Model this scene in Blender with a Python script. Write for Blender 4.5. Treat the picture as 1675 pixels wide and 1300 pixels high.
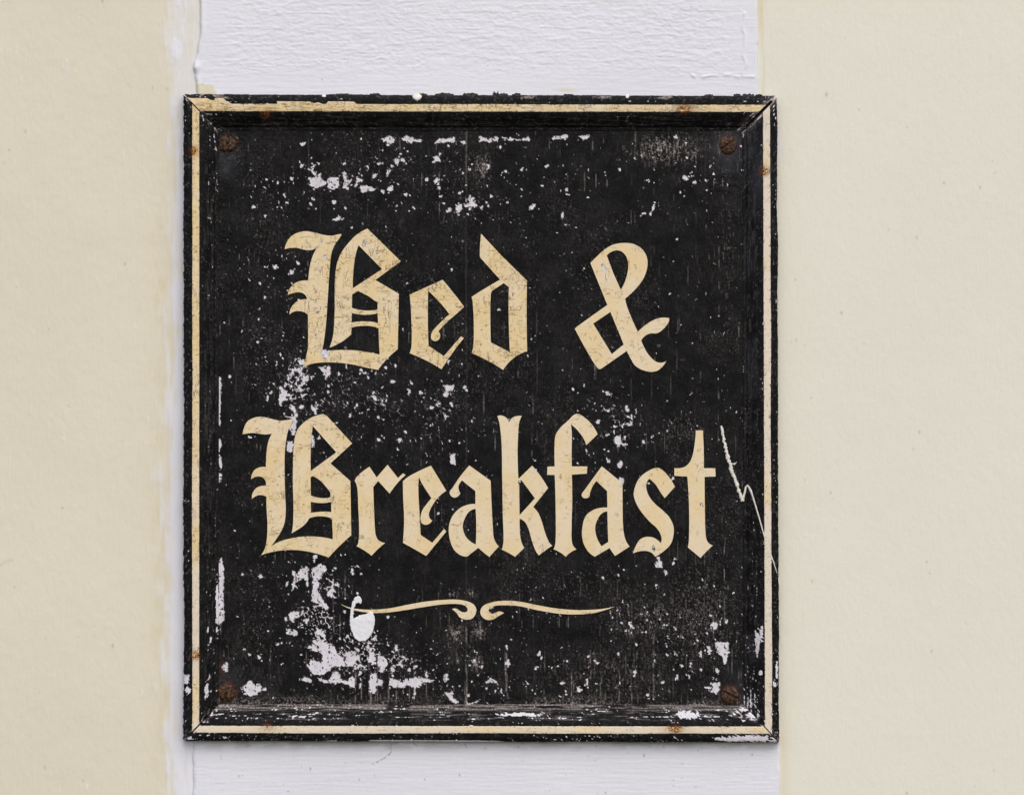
import bpy, math, random
import numpy as np
from mathutils import Vector

random.seed(7)
for o in list(bpy.data.objects):
    bpy.data.objects.remove(o)
scene = bpy.context.scene
COL = scene.collection

# ------------------------------------------------------------------ camera, sky, sun, exposure
K = 0.0005            # metres per photo pixel on the front plane of the frame
D = 2.3               # camera distance from that plane
CX, CY = 837.5, 650.0
cam_d = bpy.data.cameras.new('camera')
cam = bpy.data.objects.new('camera', cam_d)
COL.objects.link(cam)
cam.location = (0, -D, 0)
cam.rotation_euler = (math.radians(90), 0, 0)
cam_d.sensor_width = 36.0
cam_d.lens = 36.0 * D / (1675 * K)
cam_d.clip_start = 0.05
cam_d.clip_end = 200
scene.camera = cam

SUN_EL, SUN_AZ = 46.0, 14.0      # azimuth: degrees to the right of straight in front of the wall
world = bpy.data.worlds.new('World')
scene.world = world
world.use_nodes = True
wn, wl = world.node_tree.nodes, world.node_tree.links
sky = wn.new('ShaderNodeTexSky')
sky.sky_type = 'NISHITA'
sky.sun_disc = False
sky.sun_elevation = math.radians(SUN_EL)
sky.sun_rotation = math.radians(180 - SUN_AZ)
sky.air_density = 1.0
sky.dust_density = 2.4
sky.ozone_density = 1.0
bg = wn['Background']
bg.inputs['Strength'].default_value = 0.14
wl.new(sky.outputs[0], bg.inputs['Color'])

sun_d = bpy.data.lights.new('sun', 'SUN')
sun_d.energy = 1.1
sun_d.angle = math.radians(75)
sun_d.color = (1.0, 0.985, 0.965)
sun = bpy.data.objects.new('sun', sun_d)
COL.objects.link(sun)
_el, _az = math.radians(SUN_EL), math.radians(SUN_AZ)
_dir = Vector((math.sin(_az) * math.cos(_el), -math.cos(_az) * math.cos(_el), math.sin(_el)))
sun.rotation_euler = _dir.to_track_quat('Z', 'Y').to_euler()
sun.location = _dir * 5

scene.view_settings.view_transform = 'Standard'
scene.view_settings.look = 'None'
scene.view_settings.gamma = 1.0
scene.view_settings.use_curve_mapping = False
scene.view_settings.exposure = 0.30
scene.render.engine = 'CYCLES'
scene.cycles.use_denoising = True
scene.cycles.max_bounces = 6

# ------------------------------------------------------------------ depths (metres behind the frame's front plane)
PAN = 0.0080          # sign panel
WALL = 0.0112         # face of the white pilaster
LEFT = WALL + 0.0028   # cream wall left of the pilaster
RIGHT = WALL + 0.0012 # cream wall right of it

def W(px, py, y):
    """photo pixel + depth -> world arrays"""
    s = K * (D + y) / D
    return (np.asarray(px) - CX) * s, np.asarray(y) + 0 * np.asarray(px), (CY - np.asarray(py)) * s

# ------------------------------------------------------------------ noise
def _tab(seed):
    return np.random.RandomState(seed).rand(256, 256).astype(np.float32)
_T = {}
def vnoise(x, y, seed=0):
    if seed not in _T: _T[seed] = _tab(seed + 11)
    t = _T[seed]
    x = np.asarray(x, np.float32); y = np.asarray(y, np.float32)
    fx, fy = np.floor(x), np.floor(y)
    ix, iy = fx.astype(np.int32), fy.astype(np.int32)
    u, v = x - fx, y - fy
    u = u * u * u * (u * (u * 6 - 15) + 10); v = v * v * v * (v * (v * 6 - 15) + 10)
    a = t[iy & 255, ix & 255]; b = t[iy & 255, (ix + 1) & 255]
    c = t[(iy + 1) & 255, ix & 255]; d = t[(iy + 1) & 255, (ix + 1) & 255]
    return (a * (1 - u) + b * u) * (1 - v) + (c * (1 - u) + d * u) * v
def fbm(x, y, seed=0, oct=4):
    s = 0; a = 0.5; tot = 0
    for k in range(oct):
        s = s + a * vnoise(x * 2 ** k + 17.3 * k, y * 2 ** k + 9.1 * k, seed + k); tot += a; a *= 0.5
    return s / tot
def worley(x, y, seed=0, pts=False):
    """distance to nearest, edge measure, hash of nearest cell"""
    if seed not in _T: _T[seed] = _tab(seed + 11)
    if seed + 500 not in _T: _T[seed + 500] = _tab(seed + 511)
    if seed + 900 not in _T: _T[seed + 900] = _tab(seed + 911)
    jx, jy, hh = _T[seed], _T[seed + 500], _T[seed + 900]
    x = np.asarray(x, np.float32); y = np.asarray(y, np.float32)
    fx, fy = np.floor(x).astype(np.int32), np.floor(y).astype(np.int32)
    f1 = np.full(x.shape, 9, np.float32); f2 = f1.copy(); h = np.zeros(x.shape, np.float32); qx = h.copy(); qy = h.copy()
    for dy in (-1, 0, 1):
        for dx in (-1, 0, 1):
            cx, cy = fx + dx, fy + dy
            px = cx + 0.1 + 0.8 * jx[cy & 255, cx & 255]; py = cy + 0.1 + 0.8 * jy[cy & 255, cx & 255]
            d = np.sqrt((px - x) ** 2 + (py - y) ** 2)
            near = d < f1
            f2 = np.where(near, f1, np.minimum(f2, d))
            h = np.where(near, hh[cy & 255, cx & 255], h)
            if pts: qx = np.where(near, px, qx); qy = np.where(near, py, qy)
            f1 = np.where(near, d, f1)
    return (f1, f2 - f1, h, qx, qy) if pts else (f1, f2 - f1, h)
def sstep(a, b, x):
    t = np.clip((x - a) / (b - a), 0, 1)
    return t * t * (3 - 2 * t)
def gauss(x, y, cx, cy, rx, ry):
    return np.exp(-(((x - cx) / rx) ** 2 + ((y - cy) / ry) ** 2))
def inside(poly, x, y):
    """even-odd point in polygon on arrays, limited to the polygon's box"""
    poly = np.asarray(poly, np.float32)
    out = np.zeros(x.shape, bool)
    m = (x >= poly[:, 0].min()) & (x <= poly[:, 0].max()) & (y >= poly[:, 1].min()) & (y <= poly[:, 1].max())
    if not m.any(): return out
    xs, ys = x[m], y[m]
    r = np.zeros(xs.shape, bool)
    n = len(poly)
    for i in range(n):
        x0, y0 = poly[i]; x1, y1 = poly[(i + 1) % n]
        if y0 == y1: continue
        c = ((y0 > ys) != (y1 > ys)) & (xs < (x1 - x0) * (ys - y0) / (y1 - y0) + x0)
        r ^= c
    out[m] = r
    return out

# ------------------------------------------------------------------ mesh helpers
def link(o, parent=None):
    COL.objects.link(o)
    if parent is not None: o.parent = parent
    return o
def grid_mesh(name, X, Y, Z, attrs=None, smooth=True):
    ny, nx = X.shape
    me = bpy.data.meshes.new(name)
    v = np.stack([X, Y, Z], -1).reshape(-1, 3).astype(np.float32)
    idx = np.arange(nx * ny, dtype=np.int32).reshape(ny, nx)
    f = np.stack([idx[:-1, :-1], idx[1:, :-1], idx[1:, 1:], idx[:-1, 1:]], -1).reshape(-1, 4)
    me.vertices.add(len(v)); me.vertices.foreach_set('co', v.ravel())
    me.loops.add(f.size); me.loops.foreach_set('vertex_index', f.ravel())
    me.polygons.add(len(f)); me.polygons.foreach_set('loop_start', np.arange(0, f.size, 4, dtype=np.int32))
    me.update(calc_edges=True)
    me.polygons.foreach_set('use_smooth', np.full(len(f), smooth, bool))
    for k, a in (attrs or {}).items():
        at = me.attributes.new(k, 'FLOAT_COLOR', 'POINT')
        c = np.ones((nx * ny, 4), np.float32)
        for i, ch in enumerate(a): c[:, i] = np.broadcast_to(ch, X.shape).ravel()
        at.data.foreach_set('color', c.ravel())
    return me
def obj(name, me, mat, parent=None, label=None):
    o = bpy.data.objects.new(name, me)
    me.materials.clear(); me.materials.append(mat)
    link(o, parent)
    if label: o['label'] = label
    return o

# ------------------------------------------------------------------ node helpers
class NT:
    def __init__(s, name):
        s.m = bpy.data.materials.new(name); s.m.use_nodes = True
        s.t = s.m.node_tree; s.n = s.t.nodes
        s.b = s.n['Principled BSDF']
        s.tc = s.n.new('ShaderNodeTexCoord').outputs['Object']
    def put(s, sock, v):
        if isinstance(v, bpy.types.NodeSocket): s.t.links.new(v, sock)
        elif isinstance(v, tuple) and len(v) == 3 and sock.type == 'RGBA': sock.default_value = (*v, 1)
        else: sock.default_value = v
    def math(s, op, a, b=0.0, clamp=False):
        n = s.n.new('ShaderNodeMath'); n.operation = op; n.use_clamp = clamp
        s.put(n.inputs[0], a); s.put(n.inputs[1], b); return n.outputs[0]
    def mix(s, f, a, b):
        n = s.n.new('ShaderNodeMix'); n.data_type = 'RGBA'
        s.put(n.inputs[0], f); s.put(n.inputs[6], a); s.put(n.inputs[7], b); return n.outputs[2]
    def mapv(s, scale):
        n = s.n.new('ShaderNodeMapping'); s.put(n.inputs['Vector'], s.tc); n.inputs['Scale'].default_value = scale
        return n.outputs[0]
    def noise(s, scale, detail=4, rough=0.55, vec=None, dist=0.0):
        n = s.n.new('ShaderNodeTexNoise'); s.put(n.inputs['Vector'], vec or s.tc)
        n.inputs['Scale'].default_value = scale; n.inputs['Detail'].default_value = detail
        n.inputs['Roughness'].default_value = rough; n.inputs['Distortion'].default_value = dist
        return n.outputs['Fac']
    def warp(s, scale, amount):
        n = s.n.new('ShaderNodeTexNoise'); s.put(n.inputs['Vector'], s.tc); n.inputs['Scale'].default_value = scale
        v = s.n.new('ShaderNodeVectorMath'); v.operation = 'MULTIPLY_ADD'
        s.put(v.inputs[0], n.outputs['Color']); v.inputs[1].default_value = (amount,) * 3; s.put(v.inputs[2], s.tc)
        return v.outputs[0]
    def voro(s, scale, feature='DISTANCE_TO_EDGE', vec=None, out='Distance'):
        n = s.n.new('ShaderNodeTexVoronoi'); n.feature = feature; s.put(n.inputs['Vector'], vec or s.tc)
        n.inputs['Scale'].default_value = scale; return n.outputs[out]
    def ramp(s, f, a, b, lo=0.0, hi=1.0):
        n = s.n.new('ShaderNodeMapRange'); n.interpolation_type = 'SMOOTHSTEP'
        s.put(n.inputs[0], f); n.inputs[1].default_value = a; n.inputs[2].default_value = b
        n.inputs[3].default_value = lo; n.inputs[4].default_value = hi; return n.outputs[0]
    def attr(s, name, kind='GEOMETRY'):
        n = s.n.new('ShaderNodeAttribute'); n.attribute_name = name; n.attribute_type = kind
        if kind == 'OBJECT': return n.outputs['Fac']
        q = s.n.new('ShaderNodeSeparateColor'); s.put(q.inputs[0], n.outputs['Color']); return q.outputs
    def bump(s, h, dist, strength=1.0, prev=None):
        n = s.n.new('ShaderNodeBump'); s.put(n.inputs['Height'], h); n.inputs['Distance'].default_value = dist
        n.inputs['Strength'].default_value = strength
        if prev is not None: s.put(n.inputs['Normal'], prev)
        return n.outputs[0]
    def done(s, col, rough, nor=None, spec=0.5):
        s.put(s.b.inputs['Base Color'], col); s.put(s.b.inputs['Roughness'], rough)
        s.put(s.b.inputs['Specular IOR Level'], spec)
        if nor is not None: s.put(s.b.inputs['Normal'], nor)
        return s.m

# ------------------------------------------------------------------ materials
PRIMER = (0.70, 0.665, 0.70)
def black_paint(name, frame=False):
    m = NT(name)
    R, G, B = m.attr('wear_and_light')[:3]
    n1 = m.noise(90, 5); n2 = m.noise(900, 4, 0.6)
    base = m.mix(m.ramp(n1, 0.35, 0.7), (0.0042, 0.0041, 0.0040), (0.0105, 0.0102, 0.0102))
    base = m.mix(m.math('MULTIPLY', m.ramp(n2, 0.5, 0.72), 0.4), base, (0.018, 0.017, 0.0165))
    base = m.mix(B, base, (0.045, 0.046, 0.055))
    scuff = m.mix(m.ramp(m.noise(700, 3), 0.35, 0.65), (0.115, 0.090, 0.076), (0.37, 0.325, 0.305))
    base = m.mix(G, base, scuff)
    prim = m.mix(m.ramp(m.noise(200, 5, 0.65), 0.42, 0.75), PRIMER, (0.55, 0.50, 0.50))
    prim = m.mix(m.ramp(m.noise(1.0, 3, 0.6, vec=m.mapv((900, 100, 60))), 0.52, 0.75, 0, 0.35), prim, (0.38, 0.32, 0.30))
    prim = m.mix(m.ramp(m.noise(1100, 2), 0.62, 0.75, 0, 0.5), prim, (0.33, 0.28, 0.27))
    pk = m.ramp(R, 0.38, 0.62)
    col = m.mix(pk, base, prim)
    if frame:
        rust = m.attr('rust')[0]
        rc = m.mix(m.ramp(m.noise(800, 3), 0.4, 0.65), (0.035, 0.012, 0.006), (0.22, 0.07, 0.015))
        col = m.mix(rust, col, rc)
    rg = m.ramp(m.noise(150, 3), 0.3, 0.7, 0.42, 0.62)
    rough = m.math('ADD', rg, m.math('MULTIPLY', pk, 0.35), True)
    nb = m.bump(m.noise(1600, 3, 0.6), 0.00022, 0.8)
    vv = m.voro(520, vec=m.warp(300, 0.0016))
    nb = m.bump(m.ramp(vv, 0.0, 0.14), 0.00012, m.math('SUBTRACT', 0.7, m.math('MULTIPLY', pk, 0.6)) if False else 0.5, nb)
    return m.done(col, rough, nb, 0.07)
def cream_paint(name, line=False):
    m = NT(name)
    tone = m.attr('tone', 'OBJECT')
    f = m.math('ADD', m.ramp(m.noise(38, 4), 0.32, 0.68), m.math('SUBTRACT', tone, 0.5), True)
    col = m.mix(f, (0.745, 0.57, 0.30), (0.755, 0.625, 0.425))
    col = m.mix(m.ramp(m.noise(420, 4, 0.6), 0.48, 0.75, 0, 0.5), col, (0.66, 0.46, 0.20))
    col = m.mix(m.ramp(m.noise(130, 4, 0.6), 0.55, 0.8, 0, 0.5), col, (0.74, 0.66, 0.52))
    # craquelure: wavering near-horizontal and near-vertical cracks plus a few curved ones, all broken up
    def lines(sc, seed_off, width, lo, hi, psc):
        mp = m.n.new('ShaderNodeMapping'); m.put(mp.inputs['Vector'], m.warp(260, 0.0022))
        mp.inputs['Scale'].default_value = sc; mp.inputs['Location'].default_value = (seed_off, 0, seed_off * 1.7)
        d = m.math('ABSOLUTE', m.math('SUBTRACT', m.noise(1.0, 1.5, 0.5, vec=mp.outputs[0]), 0.5))
        mq = m.n.new('ShaderNodeMapping'); m.put(mq.inputs['Vector'], m.tc); mq.inputs['Location'].default_value = (seed_off, 0, 1.3 * seed_off)
        return m.math('MULTIPLY', m.ramp(d, width * 0.3, width, 1, 0), m.ramp(m.math('ADD', m.noise(psc, 3, vec=mq.outputs[0]), m.math('MULTIPLY', m.math('SUBTRACT', 0.5, tone), 0.22)), lo, hi))
    ch = lines((60, 60, 330), 1.0, 0.020, 0.50, 0.60, 120)
    cv = lines((330, 60, 50), 5.0, 0.018, 0.53, 0.62, 100)
    cc = lines((150, 60, 150), 9.0, 0.011, 0.50, 0.62, 80)
    cf = lines((500, 60, 620), 13.0, 0.035, 0.52, 0.66, 140)
    ck = m.math('MAXIMUM', m.math('MAXIMUM', ch, cv), m.math('MAXIMUM', cc, m.math('MULTIPLY', cf, 0.3)))
    ck = m.math('MULTIPLY', ck, m.ramp(tone, 0.0, 1.0, 1.0, 0.6))
    col = m.mix(ck, col, (0.29, 0.18, 0.09))
    chip = m.ramp(m.noise(520, 2, 0.5), 0.735, 0.755, 0, 0.25 if line else 1.0)
    col = m.mix(chip, col, (0.05, 0.035, 0.02) if line else PRIMER)
    if line:
        a = m.attr('rust')
        rc = m.mix(m.ramp(m.noise(700, 3), 0.4, 0.62), (0.07, 0.025, 0.010), (0.55, 0.26, 0.045))
        col = m.mix(a[2], col, (0.73, 0.645, 0.545))
        col = m.mix(a[0], col, rc)
        col = m.mix(a[1], col, (0.012, 0.011, 0.010))
    nb = m.bump(m.noise(1300, 3), 0.00012, 0.6)
    nb = m.bump(m.math('SUBTRACT', 1.0, ck), 0.00025, 0.9, nb)
    return m.done(col, m.ramp(m.noise(200, 3), 0.3, 0.7, 0.5, 0.7), nb, 0.3)
def wall_paint(name, c0, c1, c2=None, horiz=False):
    m = NT(name)
    R, G, B = m.attr('wear_and_light')[:3]
    col = m.mix(m.ramp(m.noise(5, 4, 0.6), 0.3, 0.7), c0, c1)
    col = m.mix(m.ramp(m.noise(240, 4, 0.65), 0.4, 0.85, 0, 0.22), col, tuple(0.86 * v for v in c1))
    col = m.mix(R, col, c2)
    col = m.mix(B, col, (0.62, 0.50, 0.245))
    dirt_shade = m.mix(m.noise(500), (0.04, 0.03, 0.025), (0.20, 0.16, 0.12))
    col = m.mix(G, col, dirt_shade)
    sc = (130, 130, 800) if horiz else (800, 130, 130)
    br = m.noise(1.0, 4, 0.6, vec=m.mapv(sc))
    nb = m.bump(br, 0.0004, 0.2)
    nb = m.bump(m.noise(420, 5, 0.6), 0.0005, 0.30, nb)
    return m.done(col, 0.72, nb, 0.25)

M_PANEL = black_paint('black_panel_paint', True)
M_FRAME = black_paint('black_frame_paint', True)
M_LETTER = cream_paint('cream_letter_paint')
M_LINE = cream_paint('cream_line_paint', True)
WHITE0, WHITE1 = (0.76, 0.755, 0.78), (0.73, 0.725, 0.755)
M_PIL = wall_paint('white_masonry_paint', WHITE0, WHITE1, (0.68, 0.63, 0.45), True)
M_WL = wall_paint('cream_masonry_paint', (0.725, 0.665, 0.52), (0.695, 0.637, 0.495), (0.75, 0.74, 0.77))
M_WR = wall_paint('pale_cream_masonry_paint', (0.757, 0.727, 0.606), (0.737, 0.707, 0.586), (0.74, 0.735, 0.76))
def simple(name, c0, c1, rough, bump=0.0003, scale=600, spec=0.3):
    m = NT(name)
    col = m.mix(m.ramp(m.noise(scale, 4, 0.6), 0.35, 0.68), c0, c1)
    return m.done(col, rough, m.bump(m.noise(scale * 1.3, 4), bump, 0.8), spec)
M_RUST = simple('rusty_iron', (0.016, 0.009, 0.006), (0.125, 0.060, 0.028), 0.7, 0.0008, 420)
M_NAIL = simple('rusty_nail', (0.018, 0.008, 0.005), (0.085, 0.03, 0.01), 0.8, 0.0004, 900)
M_DRIP = simple('white_gloss_paint', (0.78, 0.77, 0.77), (0.73, 0.72, 0.72), 0.35, 0.0012, 120, 0.5)
M_STREAK = simple('cream_gloss_paint', (0.75, 0.71, 0.62), (0.66, 0.61, 0.52), 0.45, 0.0002, 400, 0.4)
M_BACK = simple('dark_weathered_wood', (0.010, 0.008, 0.007), (0.03, 0.024, 0.02), 0.8)
M_FLAKE = simple('curled_paint_flake', (0.012, 0.010, 0.010), (0.06, 0.04, 0.03), 0.7, 0.0003, 300)

# ------------------------------------------------------------------ the setting: walls and pilaster
def spaced(segs):
    """[(a, b, step), ...] -> sorted coordinates"""
    out = []
    for a, b, st in segs:
        n = max(1, int(round((b - a) / st)))
        out.append(np.linspace(a, b, n, endpoint=False))
    out.append(np.array([segs[-1][1]], float))
    return np.concatenate(out).astype(np.float32)
def specks(x, y, n, seed, x0, x1, y0, y1, r0=0.8, r1=1.9):
    rs = np.random.RandomState(seed); out = np.zeros(x.shape, np.float32)
    for k in range(n):
        cx, cy, r = rs.uniform(x0, x1), rs.uniform(y0, y1), rs.uniform(r0, r1)
        m = (abs(x - cx) < 6) & (abs(y - cy) < 8)
        if m.any(): out[m] = np.maximum(out[m], np.exp(-(((x[m] - cx) / r) ** 2 + ((y[m] - cy) / (r * rs.uniform(1, 1.9))) ** 2)) * rs.uniform(.3, .9))
    return out
def plaster(x, y, seed, amp=1.0):
    """gently rolled, brushed plaster relief in metres (towards the viewer)"""
    h = 0.0014 * (fbm(x / 260, y / 300, seed, 2) - .5) + 0.00055 * (fbm(x / 34, y / 46, seed + 3, 3) - .5)
    h = h + 0.00030 * (fbm(x / 7, y / 11, seed + 7, 3) - .5) + 0.00016 * (fbm(x / 2.6, y / 30, seed + 9, 2) - .5)
    return h * amp

# cream wall on the left, set back behind the edge of the pilaster
ys = spaced([(-2600, -20, 120), (-20, 1320, 1.7), (1320, 3800, 120)])
xs = spaced([(-3000, -20, 120), (-20, 345, 1.7)])
x, y = np.meshgrid(xs, ys)
hL = plaster(x, y, 20, .7)
streak = fbm(x / 5.5, y / 60, 31, 4)
# white paint brushed over from the pilaster: a strip that widens downwards
edge = 297 - np.interp(y, [-20, 0, 40, 110, 150, 330, 420, 560, 640, 800, 1000, 1230, 1320], [14, 16, 20, 24, 14, 5, 9, 13, 18, 23, 24, 18, 14]) \
       + 24 * (fbm(x / 14, y / 60, 33, 3) - .5) + 26 * (fbm(x / 60, y / 34, 35, 3) - .5)
white = sstep(-16, 14, x - edge + 46 * (streak - .5))
blob = np.maximum(gauss(x, y, 288, 82, 17, 27), 0.8 * gauss(x, y, 300, 45, 14, 22))
blob = np.maximum(blob, 0.6 * gauss(x, y, 290, 0, 18, 22))
white = np.maximum(white * (.55 + .40 * sstep(120, 230, y)), sstep(.30, .80, blob + 1.1 * (streak - .5) + .5 * (fbm(x / 9, y / 14, 36, 3) - .5)))
yel = gauss(x, y, 262, 1000, 14, 420) * .45 + gauss(x, y, 262, 420, 14, 120) * .40 + gauss(x, y, 312, 50, 8, 40) * .5
yel = .55 * np.clip(yel * (.1 + 1.2 * sstep(.42, .70, fbm(x / 8, y / 26, 38, 4))), 0, .5)
dirt_shade = .55 * specks(x, y, 22, 5, 0, 290, 0, 1300)
dirt_shade = np.maximum(dirt_shade, 0.12 * np.exp(-((y - (921 - .12 * x + 8 * (vnoise(x / 12, y * 0, 4) - .5))) / 2.4) ** 2) * (x < 22))
hL = hL + 0.0007 * white * (.6 + .8 * (streak - .5))
X, Y, Z = W(x, y, LEFT - .0025 + .0028 * sstep(60, 300, x) - hL)
wl_ = obj('wall_left', grid_mesh('wall_left', X, Y, Z, {'wear_and_light': (white, dirt_shade, yel)}), M_WL)
wl_['kind'] = 'structure'; wl_['label'] = 'cream painted wall to the left of the white pilaster'

# paler cream wall on the right, nearly flush
xs = spaced([(1205, 1700, 1.7), (1700, 4700, 120)])
x, y = np.meshgrid(xs, ys)
hR = plaster(x, y, 50, .45)
stR = fbm(x / 4.0, y / 120, 61, 3)
yel = gauss(x, y * 0, 1245, 0, 10, 1) * (y < 260) * .45 * sstep(.3, .6, stR) + .25 * gauss(x, y, 1282, 1260, 8, 90)
wht = np.clip(gauss(x, y, 1272, 235, 4.5, 22) * 1.3, 0, 1) + .5 * gauss(x, y, 1530, 1262, 9, 1.5) + .45 * gauss(x, y, 1660, 1249, 14, 1.5)
dirt_shade = .5 * specks(x, y, 30, 8, 1290, 1675, 0, 1300) + np.maximum(.45 * gauss(x, y, 1352, 155, 2.0, 3.2), .4 * gauss(x, y, 1544, 299, 2, 2))
X, Y, Z = W(x, y, RIGHT + .0004 - hR)
wr_ = obj('wall_right', grid_mesh('wall_right', X, Y, Z, {'wear_and_light': (np.clip(wht, 0, 1), np.clip(dirt_shade, 0, .8), yel)}), M_WR)
wr_['kind'] = 'structure'; wr_['label'] = 'pale cream painted wall to the right of the sign'

# white pilaster carrying the sign: rough render above, brushed smooth below
ys = spaced([(-2600, -20, 120), (-20, 165, 1.3), (165, 1200, 14), (1200, 1320, 1.3), (1320, 3800, 120)])
fr = spaced([(0, 1, 1.3 / 940)])
ret = np.array([-1.0, -.66, -.33])                    # left return face
lft = np.interp(ys, [-300, 0, 55, 88, 103, 112, 122, 150, 1215, 1300, 1600], [327, 327, 326, 322, 316, 315, 318, 321, 316, 315, 315])
lft = lft + 1.6 * (vnoise(ys / 9, ys * 0, 71) - .5) + 1.5 * (vnoise(ys / 40, ys * 0, 72) - .5)
rgt = np.interp(ys, [-300, 0, 150, 1215, 1300, 1600], [1238, 1239, 1241, 1276, 1275, 1275]) + 2.0 * (vnoise(ys / 16, ys * 0, 73) - .5)
S, y = np.meshgrid(np.concatenate([ret, fr, [2.0]]), ys)
L_, R_ = lft[:, None], rgt[:, None]
x = np.where(S < 0, L_, np.where(S > 1.5, R_, L_ + np.clip(S, 0, 1) * (R_ - L_)))
top = sstep(150, 60, y) * (y > -400) + 0.35
lump = fbm(x / 15 + .8 * fbm(x / 40, y / 20, 81, 2), y / 7 + 1.2 * fbm(x / 30, y / 30, 84, 2), 82, 4)
rid = 1 - np.abs(2 * fbm(x / 55, y / 13, 86, 3) - 1)
pitx = fbm(x / 6, y / 3.4, 90, 3)
inn = sstep(8, 70, np.minimum(x - L_, R_ - x)) * sstep(148, 95, y)
h = 0.00032 * (lump - .5) * (.25 + .95 * inn) + 0.00016 * (sstep(.80, .98, rid) - .4) * inn + 0.00032 * (pitx - .5) * (.25 + .85 * inn)
h = h + 0.0002 * (fbm(x / 40, y / 2.6, 93, 2) - .5) + 0.0010 * (fbm(x / 180, y / 120, 95, 2) - .5)
# ridges where thick paint was dragged along the lower edge of the rough patch
ly = 124 + 5 * (vnoise(x / 22, x * 0, 97) - .5) * 2
h = h + 0.0006 * np.exp(-((y - ly) / 2.2) ** 2) * ((x > 1110) & (x < 1235)) * sstep(.3, .7, vnoise(x / 9, y / 9, 96)) + 0.0005 * np.exp(-((x - 1217 - 6 * (vnoise(y / 15, y * 0, 98) - .5)) / 2.5) ** 2) * ((y > 20) & (y < 125))
h = h + 0.0016 * gauss(x, y, 322, 110, 6, 8) + .0008 * np.exp(-((x - L_ - 4) / 4) ** 2) * (y < 160)
edge_l = np.clip((x - L_) / 7.0, 0, 1); edge_r = np.clip((R_ - x) / 4.0, 0, 1)
rnd = 0.0020 * (1 - np.sqrt(1 - (1 - edge_l) ** 2)) + 0.0011 * (1 - np.sqrt(1 - (1 - edge_r) ** 2))
Yp = WALL + .0004 - h + rnd
Yp = np.where(S < 0, WALL + .0020 + (-S) * .006, Yp)
Yp = np.where(S > 1.5, RIGHT + .003, Yp)
cream = np.clip(sstep(.45, .6, gauss(x, y, 326, 150, 30, 15) * 1.1 + .3 * (vnoise(x / 6, y / 4, 99) - .5)) + .6 * gauss(x, y, 925, 148, 16, 4), 0, 1)
cream = np.maximum(cream, .55 * gauss(x, y, 327, 15, 3.0, 40))
dirt_shade = specks(x, y, 44, 13, 330, 1260, 1215, 1300, .6, 1.3) + specks(x, y, 9, 14, 340, 1230, 0, 140, .6, 1.1)
dirt_shade = dirt_shade + .30 * sstep(1234, 1211, y) * sstep(.35, .7, fbm(x / 22, y / 9, 101, 3)) * (y > 1200)  # brown dirt plus the soft shade below the sign, put into the colour
def dline(pts, w=0.8, a=.8):
    out = np.zeros(x.shape, np.float32)
    for (x0, y0), (x1, y1) in zip(pts[:-1], pts[1:]):
        t = np.clip(((x - x0) * (x1 - x0) + (y - y0) * (y1 - y0)) / ((x1 - x0) ** 2 + (y1 - y0) ** 2), 0, 1)
        out = np.maximum(out, a * np.exp(-(((x - x0 - t * (x1 - x0)) ** 2 + (y - y0 - t * (y1 - y0)) ** 2) / w ** 2)))
    return out
dirt_shade = np.maximum(dirt_shade, dline([(641, 1214), (639, 1221), (640, 1229), (634, 1236), (622, 1243), (610, 1249)], .9, .75) * sstep(.25, .5, vnoise(x / 3, y / 3, 103)))
dirt_shade = np.maximum(dirt_shade, dline([(402, 1222), (405, 1217), (411, 1219)], .8, .6) + dline([(640, 1223), (630, 1217)], .6, .5) + dline([(676, 1214), (682, 1219)], .8, .6) + dline([(760, 1216), (763, 1222)], .8, .6))
X, Y, Z = W(x, y, Yp)
pil = obj('pilaster', grid_mesh('pilaster', X, Y, Z, {'wear_and_light': (cream, np.clip(dirt_shade, 0, .85), cream * 0)}), M_PIL)
pil['kind'] = 'structure'; pil['label'] = 'rough white painted pilaster behind the black sign'

# ------------------------------------------------------------------ the sign
sign = bpy.data.objects.new('wall_sign', None)
COL.objects.link(sign)
sign.empty_display_size = 0.05
sign['label'] = 'weathered black framed wooden sign with cream blackletter words Bed & Breakfast'
sign['category'] = 'sign'

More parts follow.
